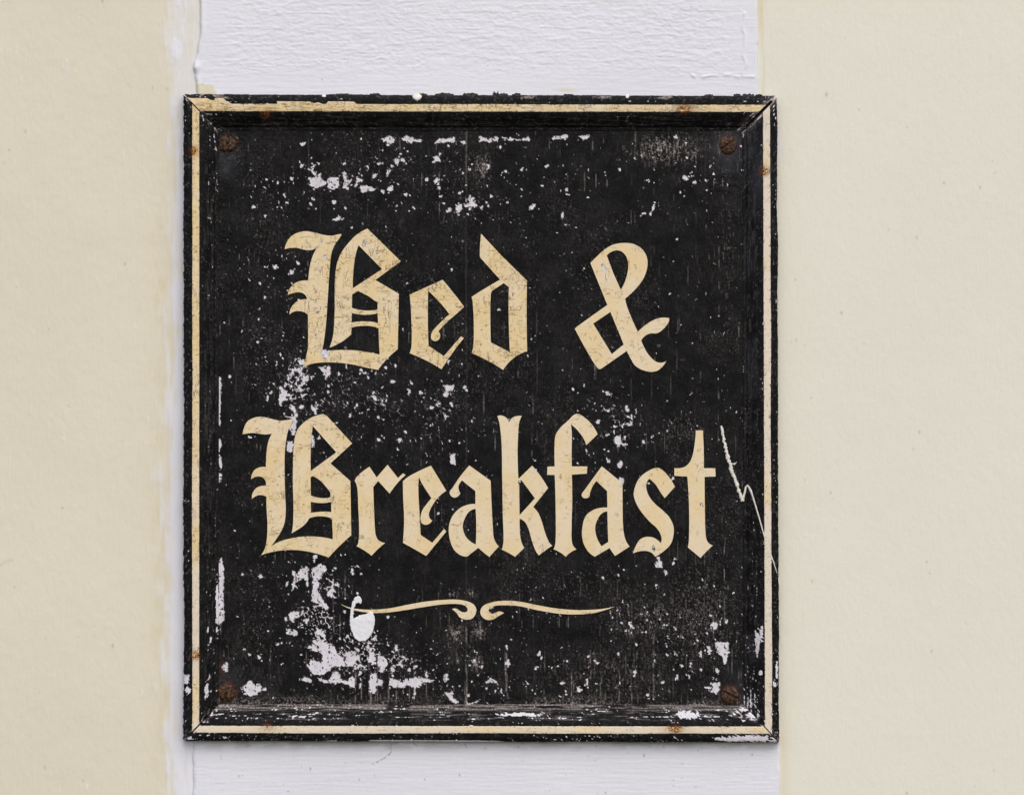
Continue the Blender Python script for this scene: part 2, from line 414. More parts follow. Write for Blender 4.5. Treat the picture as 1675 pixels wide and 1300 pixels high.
# ---- traced shapes: points in the coordinates of an enlargement, (origin x, origin y, scale)
ZA, ZB, ZC = (450, 360, 5.0), (650, 360, 5.0), (920, 380, 5.415)
ZD, ZE, ZF, ZG = (380, 660, 5.0), (560, 660, 5.0), (800, 660, 5.0), (960, 680, 5.417)
ZH = (540, 960, 3.4896)
def unz(z, pts):
    return [((z[0] + p[0] / z[2]), (z[1] + p[1] / z[2])) + tuple(p[2:]) for p in pts]
def P(s):
    """'x,y' corner points and 'x,y~' smooth points"""
    out = []
    for tok in s.split():
        sm = tok.endswith('~'); a, b = tok.rstrip('~').split(',')
        out.append((float(a), float(b), 1 if sm else 0))
    return out
def smooth_poly(pts, n=6):
    """closed outline: Catmull-Rom through smooth points, straight into corners"""
    N = len(pts); out = []
    for i in range(N):
        p0, p1, p2, p3 = pts[i - 1], pts[i], pts[(i + 1) % N], pts[(i + 2) % N]
        if not p1[2] and not p2[2]:
            out.append(p1[:2]); continue
        a = np.array(p1[:2]); b = np.array(p2[:2])
        L = np.linalg.norm(b - a)
        def tan(prev, nxt, here):
            t = np.array(nxt[:2]) - np.array(prev[:2]); q = np.linalg.norm(t)
            return t / q * L if q > 0 else t
        ta = tan(p0, p2, p1) if p1[2] else None
        tb = tan(p1, p3, p2) if p2[2] else None
        if ta is None: ta = 2 * (b - a) - tb
        if tb is None: tb = 2 * (b - a) - ta
        for k in range(n):
            t = k / n
            q = (2 * t ** 3 - 3 * t ** 2 + 1) * a + (t ** 3 - 2 * t ** 2 + t) * ta + (-2 * t ** 3 + 3 * t ** 2) * b + (t ** 3 - t ** 2) * tb
            out.append((float(q[0]), float(q[1])))
    return out
LET = []
LET.append(('letter B of Bed', ZA, 0.3,
 '78,238 100,175~ 150,120~ 240,92~ 320,102~ 400,122~ 470,128~ 510,118~ 545,115 525,150~ 490,200~ 462,270~ 448,380~ 438,520~ 428,680~ 418,830~ 405,950~ 390,1040~ 372,1088 '
 '388,1122 415,1132 442,1112 446,1068 540,1062~ 650,1065~ 760,1080~ 855,1100 850,1000~ 846,885 790,868~ 730,864~ 670,870~ 625,880 622,935 560,985~ 500,1020~ 445,1042 460,1000~ 475,940~ 483,850~ 488,700~ 488,550~ 494,430~ 510,340~ 540,270~ 590,200~ 650,135~ 700,98~ 755,70 '
 '1028,337 820,490 1012,603 1003,1055 925,1125~ 880,1175~ 842,1225 740,1205~ 620,1178~ 500,1165~ 400,1163~ 300,1175~ 225,1205 240,1160~ 255,1110~ 268,1040~ 270,900~ 268,775 230,750~ 175,745~ 140,755~ 118,775 125,730~ 155,685~ 200,655~ 262,648 255,625 230,600~ 190,590~ 145,597~ 105,613 115,570~ 150,525~ 200,500~ 270,495 278,420~ 295,330~ 325,255~ 358,205 335,228~ 300,245~ 240,243~ 180,228~ 130,228~',
 ['683,207 875,402 635,558 640,420~ 655,300~', '680,580 760,620 838,675 838,730 800,738~ 740,740~ 680,732~ 628,718 630,608', '628,760 680,770~ 740,775~ 800,770~ 838,762 843,845 800,833~ 740,828~ 680,830~ 625,838'],
 ['375,150 390,166 378,184 362,172', '400,285 427,285 432,310 410,320 397,302', '720,178 748,172 742,205 722,222 708,200', '330,932 347,934 345,968 328,962', '640,262 652,258 650,290 642,292']))
LET.append(('letter e of Bed', ZB, 0.3,
 '100,610 250,542~ 370,488 455,590~ 545,708 480,770~ 420,820~ 370,870~ 335,910 350,940~ 340,975~ 310,990~ 280,975~ 275,945~ 290,905~ 330,860~ 380,810~ 425,770 375,705~ 320,645~ 252,577 249,800~ 255,1028 380,1112 520,950 543,965 470,1060~ 410,1145~ 360,1220 250,1155~ 100,1088 117,1010~ 112,760~', [], []))
LET.append(('letter d of Bed', ZB, 0.35,
 '685,112 860,300 1060,495 1057,780~ 1062,1072 985,1105~ 915,1160~ 865,1225 740,1150~ 607,1087 622,1020~ 625,850~ 618,700~ 607,628 690,575~ 840,487 680,310 674,290~ 678,180~',
 ['870,515 912,550 910,780~ 920,1080 765,1000 760,790~ 764,610~ 775,578'], []))
LET.append(('ampersand sign', ZC, 0.6,
 '247,272 300,220~ 370,155~ 450,110~ 550,95~ 640,108~ 715,160~ 752,240~ 745,340~ 705,430~ 640,510~ 555,588 580,680~ 668,880 730,825~ 800,780~ 870,757~ 945,760 940,795~ 900,850~ 840,893~ 780,895~ 735,915~ 697,957 720,1010~ 760,1080~ 820,1140~ 870,1155~ 922,1137 890,1185~ 840,1225~ 780,1235~ 700,1215~ 640,1175~ 600,1110~ 570,1050 340,1210 315,1205~ 250,1110~ 110,855 130,835~ 398,643',
 ['392,205 430,175~ 480,160~ 530,175~ 570,225~ 583,310~ 560,420~ 517,510 450,360', '425,705 543,993 437,1078 272,808'],
 ['343,282 368,282 390,325 384,362 366,352 352,318']))
LET.append(('letter B of Breakfast', ZD, 0.45,
 '85,252 95,200~ 125,145~ 180,115~ 240,108~ 310,122~ 380,138~ 440,135~ 498,122 485,165~ 460,210~ 440,300~ 428,430~ 428,600~ 432,750~ 437,880~ 425,980~ 390,1060~ 350,1120~ 315,1170 380,1130~ 460,1105~ 560,1088~ 640,1085~ 740,1092~ 822,1110 820,1030~ 815,940 770,925~ 715,920~ 670,925~ 628,938 600,980~ 550,1020~ 483,1060 495,1000~ 500,850~ 495,650~ 497,450~ 505,320~ 530,220~ 590,150~ 660,108~ 740,85 770,97 980,325 803,488 965,632 968,780~ 973,1075 880,1160~ 787,1258 700,1228~ 600,1205~ 480,1195~ 360,1205~ 235,1238 265,1185~ 282,1110~ 287,980~ 280,860~ 280,760 240,748~ 205,750~ 162,778 165,735~ 195,690~ 240,672~ 275,670 275,640 250,605~ 215,595~ 185,600~ 155,617 160,580~ 185,540~ 225,520~ 275,518 280,400~ 295,310~ 325,245 260,252~ 180,240~ 130,243~',
 ['660,185 850,398 642,550 640,430~ 645,290~', '660,592 720,630~ 770,685~ 803,728 803,765 760,772~ 700,768~ 642,750 640,600', '642,802 690,810~ 750,812~ 808,803 810,887 760,882~ 700,885~ 642,893'], []))
LET.append(('letter r of Breakfast', ZE, 0.65,
 '100,630 130,585~ 222,515 280,603 370,500 455,608 497,568 515,585 450,650~ 387,735 293,632 253,682 258,850~ 265,1000~ 275,1080~ 300,1120~ 350,1137 290,1190~ 238,1243 180,1200~ 115,1165 132,1130~ 137,1000~ 130,850~ 122,690~', [], []))
LET.append(('first letter e of Breakfast', ZE, 0.7,
 '495,635 560,585~ 725,507 850,712 790,760~ 740,825~ 710,890~ 712,930~ 735,955 710,982~ 675,990~ 645,970~ 640,925~ 655,870~ 690,820~ 728,772 680,700~ 650,650~ 625,597 622,720~ 631,900~ 640,1073 735,1137 832,1023 850,1045 780,1130~ 685,1245 600,1195~ 495,1137 505,950~ 497,760~', [], []))
LET.append(('first letter a of Breakfast', ZE, 0.7,
 '1038,505 1213,630 1222,850~ 1230,1000~ 1240,1100~ 1280,1168 1240,1210~ 1203,1253 1160,1220~ 1112,1178 1020,1250 960,1235~ 905,1180~ 875,1090~ 872,1000~ 900,920~ 960,855~ 1030,825~ 1088,820 1088,715 978,627 950,675~ 955,710~ 965,730 945,758~ 915,768~ 885,750~ 878,720~ 900,690~ 960,600~',
 ['1090,860 1040,880~ 1005,930~ 985,1000~ 1000,1070~ 1040,1120~ 1092,1150 1095,1000~'], []))
LET.append(('letter k of Breakfast', ZF, 0.75,
 '68,103 100,97~ 140,115~ 163,155 185,120~ 220,103~ 268,100 245,160~ 238,250~ 233,400~ 240,615 352,507 420,590~ 483,690 360,845 400,890~ 430,960~ 460,1060~ 490,1130~ 517,1160 460,1200~ 408,1240 380,1200~ 350,1120~ 325,1030~ 295,970~ 250,940 253,1060~ 265,1130~ 288,1178 245,1220~ 212,1252 160,1220~ 103,1192 118,1120~ 112,900~ 107,600~ 103,350~ 88,180~',
 ['264,624 375,773 249,912 246,640'], ['362,540 384,533 391,568 372,578']))
LET.append(('letter f of Breakfast', ZF, 0.7,
 '477,515 537,513 537,300~ 550,245~ 590,190~ 650,135~ 690,95~ 725,84~ 770,105~ 840,170~ 888,250 795,340 770,280~ 725,220~ 668,168 677,250~ 675,400~ 677,513 803,513 800,572 677,580 680,800~ 675,1000~ 680,1140~ 715,1190 660,1220~ 627,1252 580,1215~ 528,1190 543,1130~ 545,900~ 537,582 475,582', [], []))
LET.append(('second letter a of Breakfast', ZF, 0.7,
 '922,512 1092,650 1092,850~ 1097,1020~ 1115,1110~ 1150,1167 1030,1245 985,1180 865,1250 800,1195~ 762,1100~ 765,1000~ 790,920~ 850,870~ 910,852~ 968,850 965,715 878,632 845,680~ 825,730~ 820,760~ 795,773~ 765,765~ 758,740~ 785,700~ 850,610~',
 ['968,880 925,895~ 890,940~ 868,1010~ 880,1090~ 920,1165 975,1130 970,1000~'], []))
LET.append(('letter s of Breakfast', ZG, 0.7,
 '408,1217 430,1160~ 465,1100~ 520,1072~ 580,1075~ 620,1095~ 655,1127 660,1070~ 625,1000~ 560,940~ 490,860~ 440,780~ 415,700~ 430,620~ 470,545~ 540,490~ 620,460~ 670,480~ 730,545~ 780,628 690,728 655,680~ 610,610~ 555,557 530,590~ 527,640~ 550,710~ 600,775~ 670,835~ 725,890~ 765,970~ 768,1050~ 745,1130~ 690,1190~ 605,1248 570,1210~ 520,1195~ 460,1200~',
 [], ['588,1140 602,1165 612,1192 590,1200 576,1172']))
LET.append(('letter t of Breakfast', ZG, 0.75,
 '965,130 1028,128 1035,300~ 1037,463 1138,463 1140,537 1043,540 1045,800~ 1052,1050~ 1070,1115~ 1115,1147 1050,1210~ 1008,1258 950,1210~ 895,1165 905,1080~ 905,800~ 890,538 775,530 775,462 840,460~ 890,435~ 930,370~ 955,250~',
 [], ['1003,775 1030,772 1033,804 1010,802']))
FLO = [('left scroll of the flourish', '60,95 130,120~ 230,128~ 340,120~ 450,98~ 560,80~ 690,70~ 760,75~ 815,95~ 835,130~ 815,175~ 780,185~ 740,172~ 720,145~ 695,125 720,122~ 750,140~ 775,142~ 785,125~ 765,103~ 720,95~ 640,98~ 520,115~ 400,135~ 280,147~ 170,138~ 100,118~'),
       ('right scroll of the flourish', '1625,110 1540,125~ 1420,130~ 1300,122~ 1180,102~ 1080,82~ 990,77~ 920,87~ 870,110~ 858,150~ 885,182~ 925,185~ 960,165~ 993,147 965,138~ 940,147~ 920,150~ 905,130~ 935,108~ 1000,103~ 1080,108~ 1180,130~ 1300,150~ 1400,155~ 1500,148~ 1570,130~')]
DRIP = '160,50~ 180,70~ 178,92~ 160,90~ 145,100~ 135,140~ 133,182 170,160~ 205,152~ 230,140~ 248,155~ 255,200~ 245,250~ 210,300~ 170,308~ 135,280~ 115,220~ 113,170~ 120,110~ 135,70~'

def slab(name, outlines, y0, thick, bevel, mat, parent, label=None):
    """flat painted shape with real thickness; outlines in photo pixels at depth y0"""
    cu = bpy.data.curves.new(name, 'CURVE'); cu.dimensions = '2D'; cu.fill_mode = 'BOTH'
    cu.extrude = thick / 2; cu.bevel_depth = bevel; cu.bevel_resolution = 1; cu.offset = -bevel
    for pl in outlines:
        a = np.array(pl); X, _, Z = W(a[:, 0], a[:, 1], y0)
        sp = cu.splines.new('POLY'); sp.points.add(len(pl) - 1)
        sp.points.foreach_set('co', np.stack([X, Z, X * 0, X * 0 + 1], -1).astype(np.float32).ravel()); sp.use_cyclic_u = True
    co = bpy.data.objects.new(name, cu); COL.objects.link(co)
    dg = bpy.context.evaluated_depsgraph_get()
    me = bpy.data.meshes.new_from_object(co.evaluated_get(dg))
    bpy.data.objects.remove(co); bpy.data.curves.remove(cu)
    n = len(me.vertices); v = np.zeros(n * 3, np.float32); me.vertices.foreach_get('co', v); v = v.reshape(-1, 3)
    me.vertices.foreach_set('co', np.stack([v[:, 0], y0 - v[:, 2], v[:, 1]], -1).ravel())
    me.update()
    return obj(name, me, mat, parent, label)
CHIPS = []           # polygons where primer shows (photo pixels)
# ---- flaked areas of the panel, traced per enlargement
FLK = {
 (340, 210, 5.234): '''875,440 905,420 940,400 970,375 965,430 1000,460 1050,415 1120,425 1125,470 1110,510 1070,530 1030,510 1025,465 990,490 950,500 925,510 880,490
1155,370 1190,380 1200,440 1235,450 1200,480 1185,520 1150,515 1165,460
1280,425 1335,445 1285,465 1270,505 1250,505 1275,460
1300,495 1350,490 1440,515 1430,540 1380,530 1320,555
1480,525 1515,530 1510,565 1490,555
1550,490 1585,480 1590,520 1560,545 1540,520
1410,400 1455,385 1435,425 1415,430
1535,360 1555,370 1540,415 1525,410
1065,620 1100,615 1095,655 1070,645
845,345 900,340 905,370 930,400 915,405 880,365
1480,95 1570,65 1605,110 1560,135 1500,115
790,130 850,115 820,150 795,150
700,420 735,420 720,455
790,310 825,300 825,325 795,328
930,295 960,295 950,315
1590,255 1640,270 1630,330 1600,290
1465,290 1505,290 1495,310
555,1165 590,1170 610,1200 560,1205
705,1215 735,1215 735,1250 710,1250
1100,770 1120,745 1135,770 1170,770 1150,785 1050,785''',
 (640, 210, 5.234): '''85,95 130,65 180,75 185,95 270,100 240,120 190,115 170,133 130,120
375,128 410,85 470,90 540,80 550,110 520,130 480,120
545,115 570,115 565,130
590,110 620,108 635,130 600,125
755,65 810,85 830,95 855,80 865,115 830,130 810,108 750,112
870,95 890,70 920,80 915,105 880,110
935,75 1030,80 1050,95 1010,115 985,95
1055,90 1110,100 1080,110
1115,85 1185,80 1185,115 1160,105 1125,105
1375,72 1430,65 1500,55 1520,70 1450,95 1390,92
1600,65 1700,60 1675,100 1640,95
345,235 400,235 420,285 380,285 370,300 345,290 375,265
360,455 395,420 415,430 395,470
395,495 425,500 415,535
550,655 610,650 610,700 560,730 550,700
625,660 670,650 660,605 700,615 720,645 715,670 630,672
465,710 500,675 520,700 500,712
760,670 790,665 775,700 760,695
945,385 975,355 995,370 965,390
820,330 845,310 840,350 820,350
790,315 840,310 835,325
1320,315 1355,312 1350,345 1325,342
1180,675 1205,650 1240,650 1230,670 1205,700
1460,715 1475,715 1475,765 1460,765
1495,515 1510,510 1515,540 1495,540
665,345 690,335 690,360 668,362
505,1200 525,1200 535,1240 520,1235''',
 (900, 210, 5.234): '''1115,405 1150,400 1180,420 1190,445 1165,447 1130,425
780,715 820,725 810,740 785,738
885,630 905,630 890,690 865,737 845,737 875,690
585,345 605,345 605,370 590,370
1065,40 1085,70 1075,95 1060,75
110,812 165,826 165,834 120,830
228,840 248,855 215,852
820,438 842,438 830,456''',
 (340, 560, 5.234): '''720,225 790,215 800,270 780,300 770,250 740,240 735,275 715,290 690,330 700,370 665,395 650,370 690,290
770,155 825,155 828,195 795,190
615,370 650,400 670,420 680,490 640,500 620,560 608,500
940,215 1050,210 1050,270 1010,310 995,260
700,520 740,545 760,590 770,615 755,660 755,740 740,795 720,790 695,740 720,690 745,620 730,580 700,560
660,630 720,640 690,650
680,850 735,840 735,900 715,940 680,930
880,530 925,570 940,605 910,625 890,570
890,790 910,800 915,900 880,895
930,830 960,795 965,830
1395,460 1445,450 1445,500 1420,485
1230,355 1250,360 1240,390
800,450 855,435 845,470 815,490
770,370 805,365 800,410 775,405
75,290 110,300 115,370 105,560 105,715 85,700 80,560 80,400
80,820 115,830 115,900 95,940 78,920
95,950 115,990 125,1060 110,1080 90,1020
60,1130 125,1120 110,1190 75,1200
505,450 520,450 518,505 508,500
585,155 605,170 590,180
615,100 635,105 620,130
1630,825 1660,820 1650,860 1635,855
790,540 825,540 820,570 785,565
820,280 860,290 860,330 820,350 805,320
1180,180 1190,180 1190,235 1180,235
755,30 775,30 770,52''',
 (640, 560, 5.234): '''430,370 540,365 530,395 500,410 490,455 455,475 440,440 470,390
495,510 520,510 530,560 510,550
445,595 480,640 460,640
145,390 170,395 150,460 140,430
240,410 255,415 255,445 240,440
60,830 90,815 85,840 65,860
505,960 540,955 545,1000 550,1050 530,1040 505,1025
480,150 495,150 488,190
490,835 508,830 508,860 492,862
1090,1180 1105,1185 1100,1215 1085,1200
1220,1005 1245,1010 1235,1022
380,520 430,515 430,525 385,550''',
 (900, 560, 5.234): '''470,415 500,420 510,450 480,455
640,545 665,535 680,590 660,600
465,580 540,565 530,585 490,600
685,610 705,620 705,700 680,720 665,705 620,705 670,690 690,660
540,690 575,685 580,720 540,725
545,740 555,800 600,795 610,860 665,870 610,890 570,890 555,850
630,800 660,795 640,840
850,795 890,795 885,825 855,825
785,850 800,830 815,865 790,868
870,850 900,855 880,862
480,985 515,1010 520,1030 490,1025
575,1040 605,1010 635,1050 600,1075 580,1070
590,1155 630,1165 630,1225 600,1200
400,665 430,660 415,700 390,690
1000,740 1015,770 1000,770
540,530 560,540 550,555
730,565 742,567 738,610 730,610
765,690 778,692 768,735''',
 (340, 900, 5.0): '''860,35 905,40 900,65 885,60 875,92 860,85
850,150 920,105 940,125 965,115 975,160 940,180 930,220 905,245 910,290 895,320 920,370 960,430 990,465 965,490 930,440 880,430 850,410 850,350 860,290 860,240 850,200
735,185 760,150 820,140 820,200 825,300 805,300 800,225 765,225 720,215
690,165 710,170 715,230 720,270 705,320 690,330 700,250
630,265 660,255 655,290 635,285
980,340 1010,310 1045,330 1030,370 1050,395 1020,390 1000,370 960,380
1040,280 1075,270 1075,295 1050,300
665,510 690,495 745,500 755,540 710,550 690,580 670,560 660,530
645,640 690,640 740,665 730,695 690,690 650,680
870,670 900,645 965,650 960,710 970,770 1030,780 1070,860 1100,880 1130,830 1190,810 1240,860 1240,910 1275,920 1275,965 1230,970 1180,940 1100,950 1040,940 1000,970 950,1010 860,1015 820,950 840,890 900,910 940,905 940,850 920,830 860,820 845,790 860,740 890,720
900,1040 990,1060 1020,1000 1080,1010 1090,1060 1150,1070 1160,1040 1205,1045 1200,1115 1150,1110 1090,1075 1000,1085 960,1080 920,1070
760,1050 790,1035 845,1050 850,1090 820,1070 775,1065
265,1125 310,1095 345,1060 375,1090 430,1090 440,1135 480,1115 475,1145 430,1150 400,1180 350,1190 290,1175
1320,820 1350,840 1360,900 1340,930 1320,900
1390,900 1455,870 1470,930 1440,960 1430,1010 1400,990 1410,940
1320,1080 1360,1050 1380,1080 1380,1150 1340,1165 1320,1120
1390,1050 1430,1060 1430,1110 1390,1100
1480,1060 1560,1060 1560,1120 1520,1120 1480,1090
1570,1060 1600,1050 1600,1120 1570,1125
55,130 110,55 135,150 125,300 130,430 135,570 95,600 65,640 50,580 50,300
110,950 160,915 165,990 130,990
330,840 360,845 335,865
285,805 315,795 295,830
1330,720 1370,730 1350,750
1535,770 1550,770 1555,830 1530,820
590,925 620,920 600,940
420,190 438,192 436,225 424,222
530,340 544,345 540,365
385,400 398,402 394,420
780,565 830,550 825,590 800,605 790,590
1160,745 1195,735 1190,765''',
 (580, 1000, 3.988): '''220,430 300,450 340,435 440,430 520,445 500,460 440,460 430,490 400,500 393,570 385,570 390,490 340,480 290,495 250,480 225,470
100,410 140,400 150,470 135,525 95,520
580,410 610,405 605,450 585,460
850,465 890,430 940,465
980,340 1000,310 1020,345 1000,365
595,530 650,520 640,560 685,590 660,600 620,570
730,540 755,535 745,560
730,570 740,600 830,570 770,600 735,615
845,495 875,490 860,510
1115,450 1140,470 1130,490
1445,490 1490,510 1460,525
1505,430 1520,430 1520,485 1508,480
1180,355 1210,355 1200,368
1335,465 1380,460 1350,475
985,215 1000,220 1000,250 985,245
100,260 130,270 140,340 110,350
150,290 210,290 200,340 215,345 180,395 150,350
0,330 55,335 50,370 0,375
265,210 285,215 275,265''',
 (900, 880, 4.644): '''810,140 825,140 855,210 850,222 800,215
865,235 885,240 880,290 865,270
915,175 950,180 945,200 920,195
940,145 970,160 940,165
1250,795 1300,790 1355,790 1355,850 1335,950 1320,960 1310,900 1280,880 1265,840
1185,815 1215,820 1220,880 1205,885
1140,855 1155,860 1150,930 1135,890
1255,985 1285,1000 1280,1035 1260,1020
1230,1100 1290,1090 1290,1140 1265,1185 1215,1165 1240,1130
1150,1125 1215,1125 1220,1150 1185,1140
985,955 1020,965 1000,985
1130,990 1155,990 1150,1010
960,1030 975,1035 970,1085 960,1060
1045,1035 1065,1035 1055,1065
785,920 800,920 795,950
750,970 770,970 760,985
990,735 1020,755 1000,765
270,1060 285,1060 285,1115 270,1115
60,1100 120,1095 90,1110
335,1095 360,1100 345,1115
200,1130 230,1140 240,1160 210,1150
580,640 610,630 645,690 620,680
385,280 410,300 400,310
1210,660 1240,630 1280,650 1260,690 1215,685
1325,610 1350,615 1345,650 1330,640''',
}
for z, txt in FLK.items():
    for ln in txt.splitlines():
        CHIPS.append([p[:2] for p in unz(z, P(ln))])
for lab, z, tone, out, holes, chips in LET:
    CHIPS += [[p[:2] for p in unz(z, P(c))] for c in chips]
CHIPS.append([p[:2] for p in unz(ZA, P('388,1048 440,1065 446,1068 442,1112 415,1132 388,1122 370,1092'))])
# ---- lettering: each letter is a thin film of paint, cut away where a chip crosses it
from mathutils.geometry import delaunay_2d_cdt
def film(name, outlines, chips, y0, thick, mat, parent, label):
    a0 = np.array(outlines[0]); lo, hi = a0.min(0) - 1, a0.max(0) + 1
    near = [c for c in chips if not (max(p[0] for p in c) < lo[0] or min(p[0] for p in c) > hi[0] or max(p[1] for p in c) < lo[1] or min(p[1] for p in c) > hi[1])]
    vs, es, rough = [], [], []
    for c in near:                                     # crumbly chip edges
        q = []
        for (x0, y0_), (x1, y1_) in zip(c, c[1:] + c[:1]):
            n = max(1, int(math.hypot(x1 - x0, y1_ - y0_) / 2.2))
            for k in range(n): q.append((x0 + (x1 - x0) * k / n + random.uniform(-.7, .7), y0_ + (y1_ - y0_) * k / n + random.uniform(-.7, .7)))
        rough.append(q)
    for pl in outlines + rough:
        b = len(vs); vs += [Vector((p[0], p[1])) for p in pl]
        es += [(b + k, b + (k + 1) % len(pl)) for k in range(len(pl))]
    v2, e2, f2, *_ = delaunay_2d_cdt(vs, es, [], 0, 1e-4)
    P_ = np.array([(v.x, v.y) for v in v2], np.float32)
    F_ = np.array([f for f in f2 if len(f) == 3], np.int32)
    cen = P_[F_].mean(1)
    keep = np.zeros(len(F_), bool)
    for pl in outlines: keep ^= inside(pl, cen[:, 0], cen[:, 1])
    for pl in rough: keep &= ~inside(pl, cen[:, 0], cen[:, 1])
    F_ = F_[keep]
    e1, e2_ = P_[F_[:, 1]] - P_[F_[:, 0]], P_[F_[:, 2]] - P_[F_[:, 0]]
    flip = (e1[:, 0] * e2_[:, 1] - e1[:, 1] * e2_[:, 0]) > 0       # photo y points down: face the viewer
    F_[flip] = F_[flip][:, ::-1]
    cnt = {}
    for t in F_:
        for k in range(3): cnt[(int(t[k]), int(t[(k + 1) % 3]))] = 1
    rim = [e for e in cnt if (e[1], e[0]) not in cnt]
    X, Y, Z = W(P_[:, 0], P_[:, 1], y0 - thick / 2)
    n = len(P_)
    front = np.stack([X, Y, Z], -1); back = front.copy(); back[:, 1] += thick
    faces = [tuple(int(i) for i in t) for t in F_] + [(e[1], e[0], e[0] + n, e[1] + n) for e in rim]
    me = bpy.data.meshes.new(name); me.from_pydata(np.concatenate([front, back]).tolist(), [], faces); me.update()
    return obj(name, me, mat, parent, label)
for lab, z, tone, out, holes, chips in LET:
    lines = [smooth_poly(unz(z, P(out)))] + [smooth_poly(unz(z, P(h_))) for h_ in holes]
    o = film('letter', lines, CHIPS, PAN - .00046, .00030, M_LETTER, sign, lab)
    o['tone'] = tone
for lab, out in FLO:
    o = film('flourish', [smooth_poly(unz(ZH, P(out)))], CHIPS, PAN - .00046, .00030, M_LETTER, sign, lab); o['tone'] = .6
_d = np.array(smooth_poly(unz(ZH, P(DRIP)), 10))
_d = _d + np.stack([1.5 * (vnoise(_d[:, 0] / 2.2, _d[:, 1] / 2.2, 600) - .5), 1.5 * (vnoise(_d[:, 0] / 2.2, _d[:, 1] / 2.2, 601) - .5)], -1)
slab('paint_drip', [[tuple(p) for p in _d]], PAN - .0007, .0009, .00045, M_DRIP, sign, 'thick white paint drip on the left scroll')

# clusters of small chips: x, y, rx, ry, density
CLU = [(450, 320, 45, 32, .22), (520, 290, 60, 40, .22), (620, 270, 50, 50, .25), (720, 290, 70, 50, .17), (800, 300, 60, 50, .08),
       (760, 340, 60, 20, .14), (940, 310, 30, 40, .08), (1080, 250, 60, 30, .20), (1130, 290, 60, 40, .12), (440, 440, 30, 50, .10),
       (468, 460, 22, 50, .15), (485, 640, 40, 60, .28), (440, 620, 28, 50, .14), (560, 650, 60, 40, .14), (600, 680, 50, 40, .12),
       (722, 655, 35, 45, .20), (700, 720, 60, 40, .10), (1010, 690, 50, 50, .18), (980, 720, 30, 50, .16), (1120, 690, 60, 40, .06),
       (510, 960, 50, 50, .32), (520, 1080, 60, 45, .34), (600, 1070, 50, 50, .40), (650, 1080, 60, 45, .26), (710, 1105, 80, 30, .20),
       (780, 1080, 50, 60, .16), (1040, 1010, 50, 40, .24), (1110, 1000, 60, 50, .18), (1150, 1060, 50, 60, .20), (1000, 1105, 120, 40, .10),
       (850, 1110, 80, 30, .12), (900, 1000, 60, 30, .06), (640, 590, 60, 30, .05), (420, 560, 30, 60, .06), (1090, 1060, 40, 40, .1)]
NETS = [(487, 625, 26, 55, 1.0), (570, 640, 70, 45, .55), (625, 665, 50, 40, .42), (715, 665, 36, 36, .6), (690, 700, 50, 30, .4), (780, 700, 45, 20, .4),
        (1000, 690, 42, 50, .6), (540, 960, 26, 40, .7), (515, 1015, 40, 40, .9), (600, 1075, 50, 40, .8), (650, 1080, 40, 30, .7), (1150, 1010, 40, 30, .5)]
SCUFF = [(790, 275, 12, 24, .8), (1090, 246, 55, 22, .75), (745, 1035, 12, 14, .9), (782, 1032, 10, 14, .9), (778, 1085, 10, 14, .8), (770, 970, 10, 8, .7), (740, 970, 12, 8, .6),
         (1060, 1010, 90, 45, .35), (1140, 1000, 60, 80, .35), (1190, 430, 12, 120, .22), (1000, 1100, 140, 50, .25), (640, 640, 80, 60, .10), (450, 370, 60, 30, .15), (1110, 700, 60, 30, .2)]

gx = spaced([(340, 1236, 1.25)]); gy = spaced([(196, 1172, 1.25)])
x, y = np.meshgrid(gx, gy)
wx = x + 3.0 * (fbm(x / 4.5, y / 4.5, 200, 2) - .5) + 5 * (fbm(x / 14, y / 14, 205, 2) - .5)
wy = y + 3.0 * (fbm(x / 4.5, y / 4.5, 210, 2) - .5) + 5 * (fbm(x / 14, y / 14, 215, 2) - .5)
w2x = x + 2.6 * (vnoise(x / 2.2, y / 2.2, 220) - .5) + 2.2 * (vnoise(x / 6, y / 6, 222) - .5)
w2y = y + 2.6 * (vnoise(x / 2.2, y / 2.2, 221) - .5) + 2.2 * (vnoise(x / 6, y / 6, 223) - .5)
peel = np.zeros(x.shape, np.float32)
_, _, _, sx, sy = worley(w2x / 3.0, w2y / 2.8, 290, True)
sx, sy = sx * 3.0, sy * 2.8                      # paint comes away in whole angular crumbs
w3x = x + 1.6 * (vnoise(x / 1.8, y / 1.8, 224) - .5); w3y = y + 1.6 * (vnoise(x / 1.8, y / 1.8, 225) - .5)
P1 = np.zeros(x.shape, bool); P2 = P1.copy()
for c in CHIPS:
    P1 |= inside(c, w3x, w3y); P2 |= inside(c, sx, sy)
nb_ = fbm(x / 5, y / 6, 292, 3)
peel[(P1 & P2) | (P1 & (nb_ > .47)) | (P2 & (nb_ > .60))] = 1
f1k, _, hk = worley(w2x / 2.6, w2y / 3.0, 294)
peel[(hk < .05 + .16 * sstep(.45, .65, fbm(x / 20, y / 20, 296, 2))) & (f1k < .52)] = 0
dens = 0.009 + 0 * x
for cx, cy, rx, ry, a in CLU: dens = dens + a * gauss(x, y, cx, cy, rx, ry)
dens = dens * .5 * (0.25 + 1.5 * sstep(.35, .68, fbm(x / 22, y / 22, 230, 3)))
net = 0 * x
for cx, cy, rx, ry, a in NETS: net = np.maximum(net, a * gauss(x, y, cx, cy, rx, ry))
f1, ed, hh = worley(wx / 5.2, wy / 5.2, 300)
peel = np.maximum(peel, ((hh < dens * .20) & (ed > .10 + .25 * vnoise(x / 3, y / 3, 301))).astype(np.float32))
f1b, edb, hb = worley(w2x / 2.4, w2y / 3.3, 310)
peel = np.maximum(peel, ((hb < dens * .17) & (f1b < .50)).astype(np.float32) * .95)
